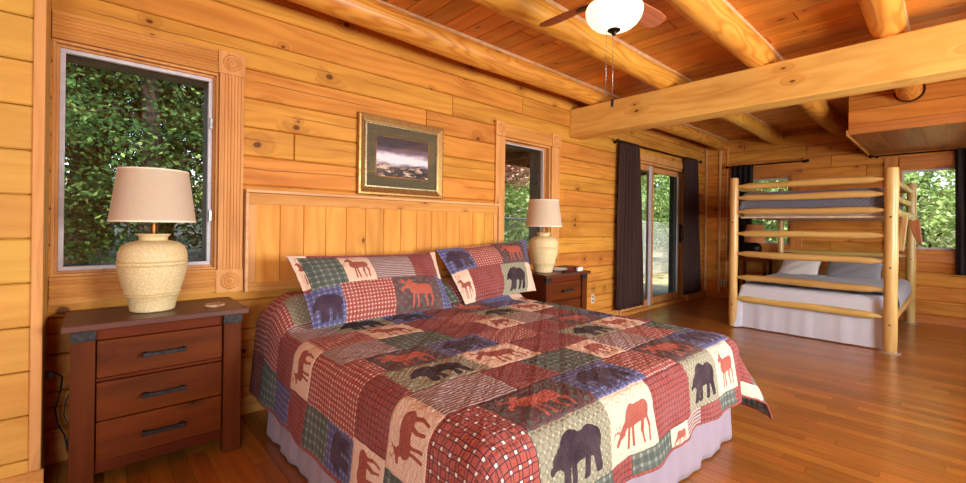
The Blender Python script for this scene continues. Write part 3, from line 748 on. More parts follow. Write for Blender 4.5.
CAPS = {
 'bear': [(.30,.58,.74,.60,.22),(.34,.66,.42,.68,.21),(.68,.62,.78,.56,.22),(.30,.3,.29,.12,.09),(.84,.34,.87,.13,.09),(.15,.55,.24,.58,.115),(.05,.44,.14,.50,.05),(.17,.66,.17,.67,.045),
          (.30,.45,.27,.10,.075),(.24,.07,.28,.07,.05),(.42,.42,.43,.12,.065),(.40,.08,.44,.08,.045),(.68,.45,.66,.12,.07),(.63,.08,.67,.08,.045),(.84,.50,.88,.12,.075),(.84,.08,.9,.08,.045)],
 'moose': [(.36,.60,.74,.58,.17),(.36,.70,.42,.68,.12),(.34,.68,.22,.72,.09),(.22,.72,.07,.62,.052),(.05,.58,.07,.56,.04),(.2,.8,.3,.93,.04),(.3,.84,.36,.9,.03),(.18,.8,.08,.94,.03),(.14,.84,.03,.86,.02),
           (.34,.5,.30,.06,.034),(.42,.5,.44,.06,.034),(.70,.5,.64,.28,.045),(.64,.28,.68,.06,.03),(.80,.52,.84,.28,.042),(.84,.28,.80,.06,.03)],
 'deer': [(.44,.60,.80,.62,.175),(.46,.64,.42,.60,.17),(.36,.56,.20,.36,.075),(.20,.36,.09,.22,.045),(.14,.40,.0,.44,.014),(.08,.43,.04,.56,.012),(.12,.41,.15,.55,.012),(.02,.44,-.02,.34,.012),(.22,.40,.28,.34,.022),
          (.40,.5,.37,.07,.034),(.48,.5,.50,.07,.034),(.76,.5,.72,.28,.05),(.72,.28,.75,.05,.026),(.86,.56,.91,.30,.038),(.91,.30,.88,.05,.026)],
 'elk': [(.36,.55,.76,.57,.165),(.34,.60,.24,.76,.075),(.24,.78,.12,.74,.045),(.22,.84,.34,.96,.013),(.28,.9,.24,.99,.012),(.20,.84,.08,.96,.013),(.12,.92,.16,1.0,.012),(.24,.83,.30,.85,.02),
         (.36,.45,.32,.05,.03),(.44,.45,.46,.05,.03),(.72,.48,.67,.26,.04),(.67,.26,.70,.05,.026),(.82,.5,.87,.28,.038),(.87,.28,.84,.05,.026)],
}
def sdf_caps(P, caps, sx, sy):
    out = np.full(P.shape[0], 9.0)
    for x0, y0, x1, y1, r in caps:
        a = np.array([x0*sx, y0*sy]); b = np.array([x1*sx, y1*sy]); ba = b-a; L = max(ba@ba, 1e-9)
        pa = P-a; h = np.clip((pa@ba)/L, 0, 1)
        d = np.linalg.norm(pa-h[:, None]*ba, axis=1)-r*min(sx, sy)*1.05
        out = np.minimum(out, d)
    return out

def patch_material():
    N = NT('patchwork_cotton')
    uvn = N.new('ShaderNodeUVMap', uv_map='pat'); sp = N.new('ShaderNodeSeparateXYZ'); N.l.new(uvn.outputs[0], sp.inputs[0])
    fl_ = N.new('ShaderNodeUVMap', uv_map='flat')
    A = [N.new('ShaderNodeAttribute', attribute_name=k) for k in ('cA', 'cB', 'cC', 'cM', 'par')]
    pr = N.new('ShaderNodeSeparateXYZ'); N.l.new(A[4].outputs['Vector'], pr.inputs[0])
    lu = N.m_('LESS_THAN', N.m_('FRACT', sp.outputs[0]), pr.outputs[0]); lv = N.m_('LESS_THAN', N.m_('FRACT', sp.outputs[1]), pr.outputs[1])
    def inner(x, w):
        f = N.m_('FRACT', x)
        return N.m_('MULTIPLY', N.m_('GREATER_THAN', f, N.m_('MULTIPLY', w, .22)), N.m_('LESS_THAN', f, N.m_('MULTIPLY', w, .78)))
    iu, iv = inner(sp.outputs[0], pr.outputs[0]), inner(sp.outputs[1], pr.outputs[1]); fg = pr.outputs[2]
    bothi = N.m_('MULTIPLY', iu, iv)
    edge = N.m_('MAXIMUM', N.m_('SUBTRACT', lu, iu), N.m_('SUBTRACT', lv, iv))
    lerp = lambda a, b: N.m_('ADD', N.m_('MULTIPLY', a, N.m_('SUBTRACT', 1, fg)), N.m_('MULTIPLY', b, fg))
    either = lerp(N.m_('MAXIMUM', lu, lv), edge); both = lerp(N.m_('MULTIPLY', lu, lv), bothi)
    n = N.noise(fl_.outputs[0], 9, 3)
    c = N.mix(either, A[0].outputs['Color'], A[1].outputs['Color']); c = N.mix(both, c, A[2].outputs['Color'])
    sd = N.new('ShaderNodeAttribute', attribute_name='sdf')
    an = N.m_('LESS_THAN', sd.outputs['Fac'], 0.0)
    c = N.mix(an, c, A[3].outputs['Color'])
    # woven variation and quilting stitches
    sf_ = N.new('ShaderNodeSeparateXYZ'); N.l.new(fl_.outputs[0], sf_.inputs[0])
    wv = N.m_('MULTIPLY', N.m_('SINE', N.m_('MULTIPLY', sf_.outputs[0], 1400)), N.m_('SINE', N.m_('MULTIPLY', sf_.outputs[1], 1400)))
    c = N.mix(N.m_('MULTIPLY', N.ramp(n, .3, .7), .06), c, lin(210,190,190))
    N.set(N.p.inputs['Base Color'], c)
    N.p.inputs['Roughness'].default_value = .85; N.p.inputs['Sheen Weight'].default_value = .04; N.p.inputs['Specular IOR Level'].default_value = .15
    q = N.noise(fl_.outputs[0], 22, 1, .4)
    st = N.m_('ABSOLUTE', N.m_('SUBTRACT', N.m_('FRACT', N.m_('MULTIPLY', q, 5)), .5))
    hgt = N.m_('ADD', N.m_('MULTIPLY', N.ramp(st, 0, .3), 1.0), N.m_('MULTIPLY', wv, .06))
    sm = N.new('ShaderNodeAttribute', attribute_name='seam')
    hgt = N.m_('ADD', hgt, N.m_('MULTIPLY', N.ramp(sm.outputs['Fac'], 0, .012), 1.4))
    N.bump(hgt, .5, .006)
    return N.m
M['patch'] = patch_material()

def patch_mesh(name, us, vs, posf, patches, parent=None, solid=.008):
    """us, vs flat coordinates (numpy); posf(U,V)->Nx3; patches: (u0,u1,v0,v1,type,animal)"""
    nu, nv = len(us), len(vs)
    U, V = np.meshgrid(us, vs); U = U.ravel(); V = V.ravel()
    P3 = posf(U, V)
    idx = np.arange(nu*nv).reshape(nv, nu)
    q = np.stack([idx[:-1,:-1], idx[:-1,1:], idx[1:,1:], idx[1:,:-1]], -1).reshape(-1, 4)
    me = D.meshes.new(name)
    me.vertices.add(len(U)); me.vertices.foreach_set('co', P3.astype(np.float32).ravel())
    me.loops.add(q.size); me.loops.foreach_set('vertex_index', q.ravel().astype(np.int32))
    me.polygons.add(len(q)); me.polygons.foreach_set('loop_start', (np.arange(len(q))*4).astype(np.int32))
    me.update(calc_edges=True)
    fu = U[q].mean(1); fv = V[q].mean(1); nf = len(q)
    cols = {k: np.tile(np.array(TYPES['R'][i], dtype=np.float32), (nf, 1)) for i, k in enumerate(('cA', 'cB', 'cC'))}
    cols['cM'] = cols['cA'].copy(); par = np.zeros((nf, 3), np.float32); par[:, :2] = .2
    per = np.full(nf, .02); rot = np.zeros(nf, bool); orx = np.zeros(nf); ory = np.zeros(nf)
    sdf = np.full(len(U), .05); seam = np.full(len(U), .05)
    for (u0, u1, v0, v1, ty, an) in patches:
        T = TYPES[ty]; k = (fu >= u0) & (fu < u1) & (fv >= v0) & (fv < v1)
        for i, c in enumerate(('cA', 'cB', 'cC', 'cM')):
            cols[c][k] = T[i] if T[i] else T[0]
        par[k, 0] = T[4][1]; par[k, 1] = T[4][2]; par[k, 2] = 1.0 if ty == 'RW' else 0.0; per[k] = T[4][0]; rot[k] = bool(T[5]); orx[k] = u0; ory[k] = v0
        kv = (U >= u0-.001) & (U <= u1+.001) & (V >= v0-.001) & (V <= v1+.001)
        dm = np.minimum(np.minimum(U[kv]-u0, u1-U[kv]), np.minimum(V[kv]-v0, v1-V[kv])); seam[kv] = np.clip(dm, 0, .05)
        if an and T[3]:
            w, h = (u1-u0), (v1-v0); sx = min(w*.84, h*1.25); sy = h*.84
            Pq = np.stack([U[kv]-(u0+(w-sx)/2), V[kv]-(v0+(h-sy)/2)], 1)
            sdf[kv] = np.minimum(sdf[kv], sdf_caps(Pq, CAPS[an], sx, sy))
    for c in cols:
        a = me.attributes.new(c, 'FLOAT_COLOR', 'FACE'); a.data.foreach_set('color', cols[c].ravel())
    a = me.attributes.new('par', 'FLOAT_VECTOR', 'FACE'); a.data.foreach_set('vector', par.ravel())
    a = me.attributes.new('sdf', 'FLOAT', 'POINT'); a.data.foreach_set('value', sdf.astype(np.float32))
    a = me.attributes.new('seam', 'FLOAT', 'POINT'); a.data.foreach_set('value', seam.astype(np.float32))
    lu_ = (U[q]-orx[:, None])/per[:, None]; lv_ = (V[q]-ory[:, None])/per[:, None]
    ru = np.where(rot[:, None], (lu_+lv_)*.7071, lu_)+40; rv = np.where(rot[:, None], (lu_-lv_)*.7071, lv_)+40
    uv = me.uv_layers.new(name='pat'); uv.data.foreach_set('uv', np.stack([ru, rv], -1).astype(np.float32).ravel())
    uv = me.uv_layers.new(name='flat'); uv.data.foreach_set('uv', np.stack([U[q], V[q]], -1).astype(np.float32).ravel())
    me.materials.append(M['patch']); me.shade_smooth()
    o = D.objects.new(name, me); COL.objects.link(o)
    if parent: o.parent = parent
    if solid:
        m = o.modifiers.new('solid', 'SOLIDIFY'); m.thickness = solid; m.offset = -1
    return o

# quilt
UL, UR, VF, VH = .384, 3.25, .54, 3.04
CXL, CXR, CYF, RR, ZT = .90, 2.76, .94, .105, .625
def nz(U, V, s, ph=0):
    return (np.sin(U*s+ph)*np.cos(V*s*1.3+ph*2)+.5*np.sin(U*s*2.1+V*s*1.7+ph)+.3*np.sin(V*s*3.7-U*s*2.9+ph*3))/1.8
def quilt_pos(U, V):
    a = np.where(U < CXL, CXL-U, np.where(U > CXR, U-CXR, 0.0)); sx = np.where(U < CXL, -1.0, 1.0)
    b = np.where(V < CYF, CYF-V, 0.0)
    r = np.hypot(a, b); rs = np.maximum(r, 1e-9); ca, cb = a/rs, b/rs
    q = RR*PI/2; over = np.maximum(r-q, 0)
    ang = np.clip(r/RR, 0, PI/2)
    s2 = 4*(ca*cb)**2
    flare = .10+.42*s2
    s = U*1.0-V*1.0
    ripple = (.003*np.sin(V*9+1)+.003*np.sin(V*21+2*U))*ca**2+(.012*np.sin(U*8)+.010*np.sin(U*19+1))*cb**2
    out = RR*np.sin(ang)+over*flare+ripple*np.clip(over/.2, 0, 1.5)
    dz = RR*(1-np.cos(ang))+over*np.sqrt(1-flare**2)
    X = np.clip(U, CXL, CXR)+sx*out*ca; Y = np.maximum(V, CYF)-out*cb
    # pillows tucked under the quilt at the head
    t = np.clip((Y-2.50)/.30, 0, 1); t = t*t*(3-2*t)
    e = np.clip((3.06-Y)/.10, 0, 1)
    gap = 1-.35*np.exp(-((X-2.0)/.07)**2)
    fade = np.clip((X-.68)/.28, 0, 1)**.8*np.clip((3.02-X)/.16, 0, 1)
    bul = .17*t*(.45+.55*np.sqrt(e))*gap*fade
    Z = ZT-dz+bul*np.clip(1-over/.25, 0, 1)
    top = np.clip(1-r/.1, 0, 1)
    Z = Z+.006*nz(U, V, 7)*top+.0025*nz(U, V, 31, 1)+.002*nz(U, V, 57, 2)
    # slight drop in the middle
    X = X+.003*nz(V, U, 9, 2); 
    return np.stack([X, Y, np.maximum(Z, .02)], 1)
def row(v0, v1, items, end=UR+.01):
    out = []; 
    for i, it in enumerate(items):
        u0 = it[0]; u1 = items[i+1][0] if i+1 < len(items) else end
        out.append((u0, u1, v0, v1, it[1], it[2] if len(it) > 2 else None))
    return out
PT = []
PT += row(.53, .63, [(.40,'W'),(.74,'R'),(1.0,'R'),(1.25,'G'),(1.40,'R'),(1.55,'G'),(1.86,'W','deer'),(2.02,'S'),(2.22,'R'),(2.42,'G'),(2.62,'R'),(2.8,'W'),(3.02,'G')])
PT += row(.63, .88, [(.40,'G'),(.62,'RW'),(1.0,'GB','bear'),(1.40,'W','deer'),(1.72,'R'),(2.08,'GB','bear'),(2.42,'W','elk'),(2.68,'R'),(2.95,'G')])
PT += row(.88, 1.12, [(.40,'B'),(.60,'RW'),(1.0,'D','moose'),(1.40,'B','bear'),(1.77,'RD'),(2.06,'D','moose'),(2.40,'B','bear'),(2.76,'R')])
PT += row(1.12, 1.365, [(.40,'G'),(.60,'W','elk'),(.87,'S'),(1.22,'R'),(1.48,'G'),(1.82,'W','deer'),(2.03,'S'),(2.36,'RD'),(2.62,'G'),(2.96,'W','elk')])
PT += row(1.365, 1.61, [(.40,'W','deer'),(.62,'R'),(.90,'GB','bear'),(1.31,'W','moose'),(1.65,'R'),(2.06,'GB','bear'),(2.42,'W','moose'),(2.72,'R'),(3.0,'B')])
PT += row(1.61, 1.855, [(.40,'B','bear'),(.60,'RD'),(.94,'D','moose'),(1.28,'B','bear'),(1.62,'RD'),(1.98,'R'),(2.28,'D','moose'),(2.60,'B','bear'),(2.90,'G')])
PT += row(1.855, 2.10, [(.40,'G'),(.60,'RD'),(.84,'S'),(1.14,'G'),(1.50,'R'),(1.84,'W','deer'),(2.08,'S'),(2.40,'R'),(2.64,'G'),(2.95,'R')])
PT += row(2.10, 2.345, [(.40,'R'),(.60,'W','elk'),(.86,'RD'),(1.16,'W','moose'),(1.46,'R'),(1.72,'RD'),(2.02,'GB','bear'),(2.38,'W','moose'),(2.68,'G'),(2.95,'R')])
PT += row(2.345, 2.59, [(.40,'B'),(.58,'R'),(.84,'S'),(1.06,'GB','bear'),(1.42,'B','bear'),(1.74,'R'),(2.0,'D','moose'),(2.32,'B'),(2.66,'W','deer'),(2.9,'RD')])
PT += row(2.59, 2.82, [(.40,'G'),(.60,'RD'),(.88,'GB'),(1.12,'D','moose'),(1.5,'S'),(1.84,'G'),(2.12,'RD'),(2.5,'R'),(2.9,'B')])
PT += row(2.82, 3.06, [(.40,'R'),(.62,'RD'),(.95,'R'),(1.3,'G'),(1.8,'GB'),(2.2,'S'),(2.6,'R')])
# edge binding
st = .006
usq = np.arange(UL, UR+st/2, st); vsq = np.arange(VF, VH+st/2, st)
PT += [(UL-.01, UL+.013, VF, VH+.1, 'R', None), (UR-.013, UR+.1, VF, VH+.1, 'R', None), (UL-.01, UR+.1, VF-.01, VF+.013, 'R', None)]
qo = patch_mesh('quilt', usq, vsq, quilt_pos, PT, solid=.009)
tag(qo, 'patchwork cabin quilt with bears, moose and deer draped over the king bed', 'quilt')

# shams
def sham(name, bl, br, tl, tr, patches, label, thick=.085):
    bl, br, tl, tr = map(lambda p: np.array(p, float), (bl, br, tl, tr))
    W_ = np.linalg.norm(br-bl); H_ = np.linalg.norm(tl-bl)
    nrm_ = np.cross(br-bl, tl-bl); nrm_ /= np.linalg.norm(nrm_)   # faces the room
    root = empty('pillow', tuple((bl+br)/2)); tag(root, label, 'pillow', 'patchwork pillow shams on the bed')
    o0 = (bl+br)/2
    def side(sgn):
        def pf(U, V):
            s = U/W_*2-1; t = V/H_*2-1
            # inner puff inside a flat flange
            si = np.clip(np.abs(s)/.955, 0, 1); ti = np.clip(np.abs(t)/.91, 0, 1)
            puff = ((1-si**2.6)*(1-ti**2.4))**.55
            # pinch the sides between the corners
            s2 = s*(1-.035*(1-t*t)); t2 = t*(1-.05*(1-s*s))
            a = (s2+1)/2; b = (t2+1)/2
            P = ((1-a)*(1-b))[:, None]*bl+(a*(1-b))[:, None]*br+((1-a)*b)[:, None]*tl+(a*b)[:, None]*tr
            off = sgn*(thick*puff+.003)+.004*nz(U, V, 23)*puff+.0025*nz(U, V, 48, 1)
            return P+off[:, None]*nrm_-o0
        return pf
    us_ = np.linspace(0, W_, int(W_/.006)); vs_ = np.linspace(0, H_, int(H_/.006))
    patch_mesh('sham_front', us_, vs_, side(1), [(a*W_, b*W_, c*H_, d*H_, ty, an) for a, b, c, d, ty, an in patches], root, 0)
    patch_mesh('sham_back', us_[::3], vs_[::3], side(-1), [(0, W_, 0, H_, 'R', None)], root, 0)
    return root
sham('l', (.945,2.47,.642), (1.975,2.50,.640), (.895,2.79,1.045), (2.045,2.82,1.03),
     [(0,.10,.5,1.01,'W','elk'),(.04,.25,.46,.97,'G',None),(.25,.44,.48,.97,'W','elk'),(.44,.74,.5,.97,'S',None),(.74,.96,.5,.97,'R',None),
      (0,.20,0,.46,'B','bear'),(.20,.54,0,.48,'RD',None),(.54,.93,0,.5,'D','moose'),(.93,1.01,0,.55,'B',None),(.96,1.01,.5,1.01,'W',None)],
     'patchwork pillow sham with a red moose and a small deer, nearest the large window')
sham('r', (2.13,2.53,.640), (3.04,2.60,.655), (2.06,2.83,1.050), (3.20,2.88,1.115),
     [(0,.24,.52,1.01,'B','bear'),(.24,.55,.52,1.01,'RD',None),(.55,.93,.5,1.01,'D','moose'),(.93,1.01,.4,1.01,'B',None),
      (0,.13,0,.52,'W','elk'),(.13,.50,0,.52,'R',None),(.50,.86,0,.50,'GB','bear'),(.86,1.01,0,.5,'W',None)],
     'patchwork pillow sham with a dark bear on beige, nearest the narrow window')

# ------------------------------------------------------------------ ceiling fan
fan = empty('ceiling_fan', (2.16, 1.30, ZC-.008)); tag(fan, 'wooden-bladed ceiling fan with a lit frosted glass bowl and two pull chains', 'ceiling fan')
zz = lambda z: z-(ZC-.008)
mb = MB(); mb.lathe([(0,zz(2.82)),(.075,zz(2.82)),(.078,zz(2.80)),(.06,zz(2.765)),(.03,zz(2.755)),(.03,zz(2.72)),(0,zz(2.72))], seg=32); mb.build('canopy', M['bronze'], fan, smooth='auto')
mb = MB(); mb.lathe([(0,zz(2.72)),(.06,zz(2.72)),(.105,zz(2.70)),(.12,zz(2.66)),(.12,zz(2.60)),(.105,zz(2.565)),(.06,zz(2.545)),(.055,zz(2.50)),(.13,zz(2.49)),(.14,zz(2.475)),(.0,zz(2.475))], seg=40); mb.build('motor_housing', M['bronze'], fan, smooth='auto')
mb = MB(); prof = [(.150,2.484),(.156,2.470),(.155,2.45),(.148,2.425),(.132,2.40),(.108,2.379),(.08,2.366),(.045,2.358),(.0,2.356)]
mb.lathe([(r, zz(z)) for r, z in prof], seg=48); mb.build('glass_bowl', M['bowl'], fan, smooth=True)
mb = MB(); mb.lathe([(0,zz(2.362)),(.034,zz(2.362)),(.036,zz(2.354)),(.026,zz(2.346)),(.014,zz(2.343)),(.012,zz(2.333)),(.006,zz(2.326)),(0,zz(2.325))], seg=24); mb.build('finial', M['bronze'], fan, smooth='auto')
for k, a in enumerate((90, 0, 180, 270)):
    a = math.radians(a-1)
    ca, sa = math.cos(a), math.sin(a); tilt = math.radians(-13)
    outl = [(.16,-.045),(.17,-.052),(.42,-.068),(.50,-.060),(.525,-.035),(.533,0),(.525,.035),(.50,.060),(.42,.068),(.17,.052),(.16,.045)]
    def fb(x, y, e):
        yy_ = y*math.cos(tilt); z_ = y*math.sin(tilt)+e
        return (x*ca-yy_*sa, x*sa+yy_*ca, zz(2.555)+z_)
    mb = MB(); mb.prism(outl, 0, .007, fb); bl_ = mb.build('blade', M['blade'], fan, bevel=.002)
    mb = MB(); mb.prism([(.09,-.015),(.16,-.02),(.20,-.035),(.24,-.03),(.26,0),(.24,.03),(.20,.035),(.16,.02),(.09,.015)], -.006, -.001, fb); mb.build('blade_arm', M['bronze'], bl_, bevel=.001)
for dx, dy, L, fob in ((-.02,.035,.36,0),(.012,.012,.385,1)):
    mb = MB(); mb.tube([(dx, dy, zz(2.36)), (dx, dy, zz(2.36)-L)], .0016, 6); ch = mb.build('pull_chain', M['steel'], fan, smooth=True)
    mb = MB()
    if fob: mb.lathe([(0,-L-.045),(.007,-L-.044),(.009,-L-.03),(.008,-L-.006),(.003,-L),(0,-L)], (dx, dy, zz(2.36)), 12); mb.build('fob', M['iron'], ch, smooth='auto')
    else: mb.lathe([(0,-L-.012),(.004,-L-.008),(.004,-L),(0,-L+.003)], (dx, dy, zz(2.36)), 10); mb.build('fob', M['steel'], ch, smooth='auto')

# ------------------------------------------------------------------ curtains
def rod(p0, p1, label, yoff):
    t = empty('curtain_rod', p0); tag(t, label, 'curtain rod'); o0 = Vector(p0); d = Vector(p1)-o0; u = d.normalized()
    MB().tube([(0,0,0), tuple(d)], .011, 12).build('pole', M['bronze'], t, smooth='auto')
    for q, s in ((Vector((0,0,0)), -1), (d, 1)):
        mb = MB(); mb.tube([q, q+u*s*.012, q+u*s*.016, q+u*s*.03, q+u*s*.045, q+u*s*.055], [.012,.018,.026,.028,.02,.004], 14); mb.build('finial', M['bronze'], t, smooth=True)
        b = q-u*s*.03; mb = MB(); mb.tube([b, b+Vector(yoff)*.97], .006, 8); mb.tube([b+Vector(yoff)*.9, b+Vector(yoff)], .022, 12); mb.build('bracket', M['bronze'], t, smooth='auto')
    return t
def curtain(label, mat, a, b, ab, bb, zt, zb, along, const, folds, group=None, seed=0):
    """a..b at top, ab..bb at bottom along axis; const other coordinate"""
    nU, nV = folds*14, 30; vs = []
    loc = ((a+b)/2, const, zb) if along == 'x' else (const, (a+b)/2, zb)
    for j in range(nV+1):
        f = j/nV; z = zt+(zb-zt)*f
        for i in range(nU+1):
            s = i/nU; x0 = a+(b-a)*s; x1 = ab+(bb-ab)*s; g = f**.8
            x = x0+(x1-x0)*g
            # tie gather slightly in the middle
            amp = .028*(1-.25*f)
            y = amp*math.sin(s*folds*2*PI+seed+.5*math.sin(f*3+seed))+.008*math.sin(s*folds*4.3*PI+f*4)
            if j == 0: y *= .6
            p = (x, const+y, z) if along == 'x' else (const+y, x, z)
            vs.append(tuple(Vector(p)-Vector(loc)))
    n = nU+1
    mb = MB(); mb.add(vs, [(j*n+i, j*n+i+1, (j+1)*n+i+1, (j+1)*n+i) for j in range(nV) for i in range(nU)])
    o = mb.build('curtain', mat, smooth=True, solid=.004, loc=loc); tag(o, label, 'curtain', group); return o
rod((5.22,3.045,2.405), (7.94,3.045,2.425), 'dark metal curtain rod above the sliding glass door', (0,.082,0))
curtain('long plum-brown curtain on the left of the sliding glass door', M['curtain'], 5.27, 5.74, 5.21, 5.94, 2.425, .13, 'x', 3.045, 6, 'plum-brown door curtains')
curtain('long plum-brown curtain on the right of the sliding glass door', M['curtain'], 7.36, 7.80, 7.33, 8.02, 2.445, .13, 'x', 3.045, 6, 'plum-brown door curtains', 1.3)
rod((8.31,2.70,2.335), (8.31,1.60,2.335), 'thin dark curtain rod above the window behind the bunk bed', (.085,0,0))
rod((8.31,.80,2.315), (8.31,-.75,2.315), 'thin dark curtain rod above the bright window at far right', (.085,0,0))
curtain('dark curtain in the far corner behind the left bunk post', M['curtainY'], 2.66, 2.32, 2.68, 2.34, 2.35, .75, 'y', 8.31, 4, None, .4)
curtain('nearly black curtain at the right edge of the bright far window', M['curtainY'], .01, -.42, -.01, -.46, 2.33, .69, 'y', 8.31, 5, None, 2.)

# ------------------------------------------------------------------ bunk bed
bu = empty('bunk_bed', (7.13, 1.17, 0)); tag(bu, 'peeled-log bunk bed with wide log rails standing by the end wall', 'bunk bed')
obk = Vector(bu.location)
PX = {'A': (6.08,1.905,.048), 'B': (6.055,.44,.056), 'C': (8.23,.40,.050), 'D': (8.21,1.89,.045)}
rg = random.Random(5)
for k, (x, y, r) in PX.items():
    pts = [(x-obk.x+.003*math.sin(i), y-obk.y, .006+i*.1574) for i in range(13)]
    rr = [r*(1+.05*math.sin(i*1.3+x)) for i in range(13)]; rr[0] *= .96; rr[-1] *= .93
    mb = MB(); mb.tube(pts, rr, 20, rnd=rg.random()); po = mb.build('post', M['bunkZ'], bu, smooth='auto', bevel=.004)
    if k in 'BC': MB().lathe([(0,0),(.085,0),(.085,.004),(.05,.0055),(0,.0055)], (x-obk.x, y-obk.y, .0005), 28).build('foot_disc', M['felt'], po, smooth='auto')
    for z in (.36, 1.46, .94) if k != 'A' else (.36, 1.40):
        mb = MB(); mb.tube([(x-r*.9-obk.x, y-obk.y, z-.07), (x-r-.004-obk.x, y-obk.y, z-.07)], .009, 10)
        mb.build('bolt', M['slot'], po)
def rail(p, q, r, m, nm='rail'):
    p, q = Vector(p)-obk, Vector(q)-obk; d = (q-p); L = d.length; n = 14
    pts = []; rr = []
    w = Vector((0,0,1))*.004
    for i in range(n+1):
        f = i/n; e = min(f, 1-f)*L
        pts.append(p+d*f+w*math.sin(f*7+p.z*9)); rr.append(r*(.45+.55*min(1, max(0,(e-.02))/.09))*(1+.06*math.sin(f*9+p.z*5)))
    # refine ends
    pts.insert(1, p+d*(.045/L)); rr.insert(1, r*.55); pts.insert(2, p+d*(.12/L)); rr.insert(2, r*.97)
    pts.insert(-1, p+d*(1-.12/L)); rr.insert(-1, r*.97); pts.insert(-1, p+d*(1-.045/L)); rr.insert(-1, r*.55)
    pr = sorted(zip([(a-p).length for a in pts], pts, rr), key=lambda t: t[0])
    pts = [a for _, a, _ in pr]; rr = [c for _, _, c in pr]
    mb = MB(); mb.tube(pts, rr, 16, rnd=rg.random()); return mb.build(nm, m, bu, smooth='auto')
RZ = [(1.785,1.785),(1.64,1.63),(1.462,1.463),(1.19,1.20),(.935,.93),(.637,.637),(.372,.36)]
for za, zb in RZ:
    rail((6.08,1.865,za), (6.055,.49,zb), .039, M['bunk'])
for z in (1.785, 1.60, 1.44, .90, .40):
    rail((8.21,1.85,z), (8.23,.445,z), .037, M['bunk'])
for z in (1.775, 1.60): rail((6.10,.435,z), (8.185,.405,z), .030, M['bunkX'], 'guard_rail')
for z in (1.44, .355): rail((6.10,.438,z), (8.185,.402,z), .046, M['bunkX'], 'side_rail')
for z in (1.775, 1.60): rail((6.12,1.905,z), (8.17,1.89,z), .030, M['bunkX'], 'guard_rail')
for z in (1.44, .355): rail((6.12,1.905,z), (8.17,1.89,z), .046, M['bunkX'], 'side_rail')
def KB(*b):
    mb = MB(); mb.box(b[0]-obk.x, b[1]-obk.x, b[2]-obk.y, b[3]-obk.y, b[4], b[5]); return mb
KB(6.13, 8.16, .50, 1.845, 1.385, 1.405).build('deck_board', simple('pale_plywood', (224,200,172), .6, 0, .1, 10), bu, bevel=.002)
KB(6.13, 8.16, .50, 1.845, .24, .258).build('deck_board', simple('pale_plywood_lower', (214,190,162), .6, 0, .1, 10), bu, bevel=.002)
def soft_box(x0, x1, y0, y1, z0, z1, name, mat, rad=.05, wav=.006, parent=None, o=None, group=None):
    loc = Vector(((x0+x1)/2, (y0+y1)/2, z0))
    mb = MB(); mb.box(x0-loc.x, x1-loc.x, y0-loc.y, y1-loc.y, 0, z1-z0)
    ob_ = mb.build(name, mat, parent, bevel=rad, segs=5, loc=loc if not parent else loc-Vector(o), smooth=True); return ob_
m1 = soft_box(6.15, 8.14, .505, 1.84, 1.4065, 1.60, 'mattress', M['mattress'])
tag(m1, 'mattress lying on the upper deck of the bunk bed, covered by the charcoal quilt', 'mattress')
m2 = soft_box(6.17, 8.14, .505, 1.84, .2595, .515, 'mattress', M['mattress'])
tag(m2, 'mattress on the lower deck of the bunk bed, covered by linen', 'mattress')

def drape(name, x0, x1, y0, y1, zt, hem, R=.05, mat=None, label='', cat='', st=.02, sag=.006, wave=.01, up=0):
    """cover over a box; hem = dict of drops for -x, +x, -y, +y"""
    us = np.arange(x0+R-hem[0], x1-R+hem[1]+st/2, st); vs_ = np.arange(y0+R-hem[2], y1-R+hem[3]+st/2, st)
    U, V = np.meshgrid(us, vs_); sh = U.shape; U = U.ravel(); V = V.ravel()
    a = np.where(U < x0+R, x0+R-U, np.where(U > x1-R, U-x1+R, 0)); sx = np.where(U < x0+R, -1., 1.)
    b = np.where(V < y0+R, y0+R-V, np.where(V > y1-R, V-y1+R, 0)); sy = np.where(V < y0+R, -1., 1.)
    r = np.hypot(a, b); rs = np.maximum(r, 1e-9); ca, cb = a/rs, b/rs
    ang = np.clip(r/R, 0, PI/2); over = np.maximum(r-R*PI/2, 0)
    flare = .03+.25*4*(ca*cb)**2
    rip = (wave*np.sin(V*17)+wave*.6*np.sin(V*39+1))*ca**2+(wave*np.sin(U*15)+wave*.6*np.sin(U*37))*cb**2
    out = R*np.sin(ang)+over*flare+np.maximum(rip*np.clip(over/.2, 0, 1.2), -.004)
    dz = R*(1-np.cos(ang))+over*np.sqrt(1-flare**2)
    X = np.clip(U, x0+R, x1-R)+sx*out*ca; Y = np.clip(V, y0+R, y1-R)+sy*out*cb
    Z = zt-dz+sag*nz(U, V, 9)*np.clip(1-r/.1, 0, 1)+.002*nz(U, V, 40)
    Z = np.maximum(Z, .012)
    nu, nv = len(us), len(vs_); idx = np.arange(nu*nv).reshape(nv, nu)
    q = np.stack([idx[:-1,:-1], idx[:-1,1:], idx[1:,1:], idx[1:,:-1]], -1).reshape(-1, 4)
    c = np.array([(x0+x1)/2, (y0+y1)/2, 0])
    mb = MB(); mb.v = [tuple(p) for p in np.stack([X, Y, Z], 1)-c]; mb.f = [tuple(int(k) for k in f) for f in q]; mb.r = [0.]*len(q)
    o = mb.build(name, mat, smooth=True, solid=.006, loc=tuple(c)); tag(o, label, cat); return o
drape('quilt', 6.135, 8.15, .492, 1.853, 1.705, (.24,.2,.25,.25), .06, M['grey_quilt'], 'charcoal blue-grey quilt on the upper bunk behind the log rails', 'quilt', sag=.01, wave=.004)
drape('coverlet', 6.125, 8.15, .490, 1.850, .540, (.575,.3,.30,.30), .05, M['linen'], 'off-white ribbed coverlet hanging to the floor from the lower bunk', 'coverlet', wave=.005)
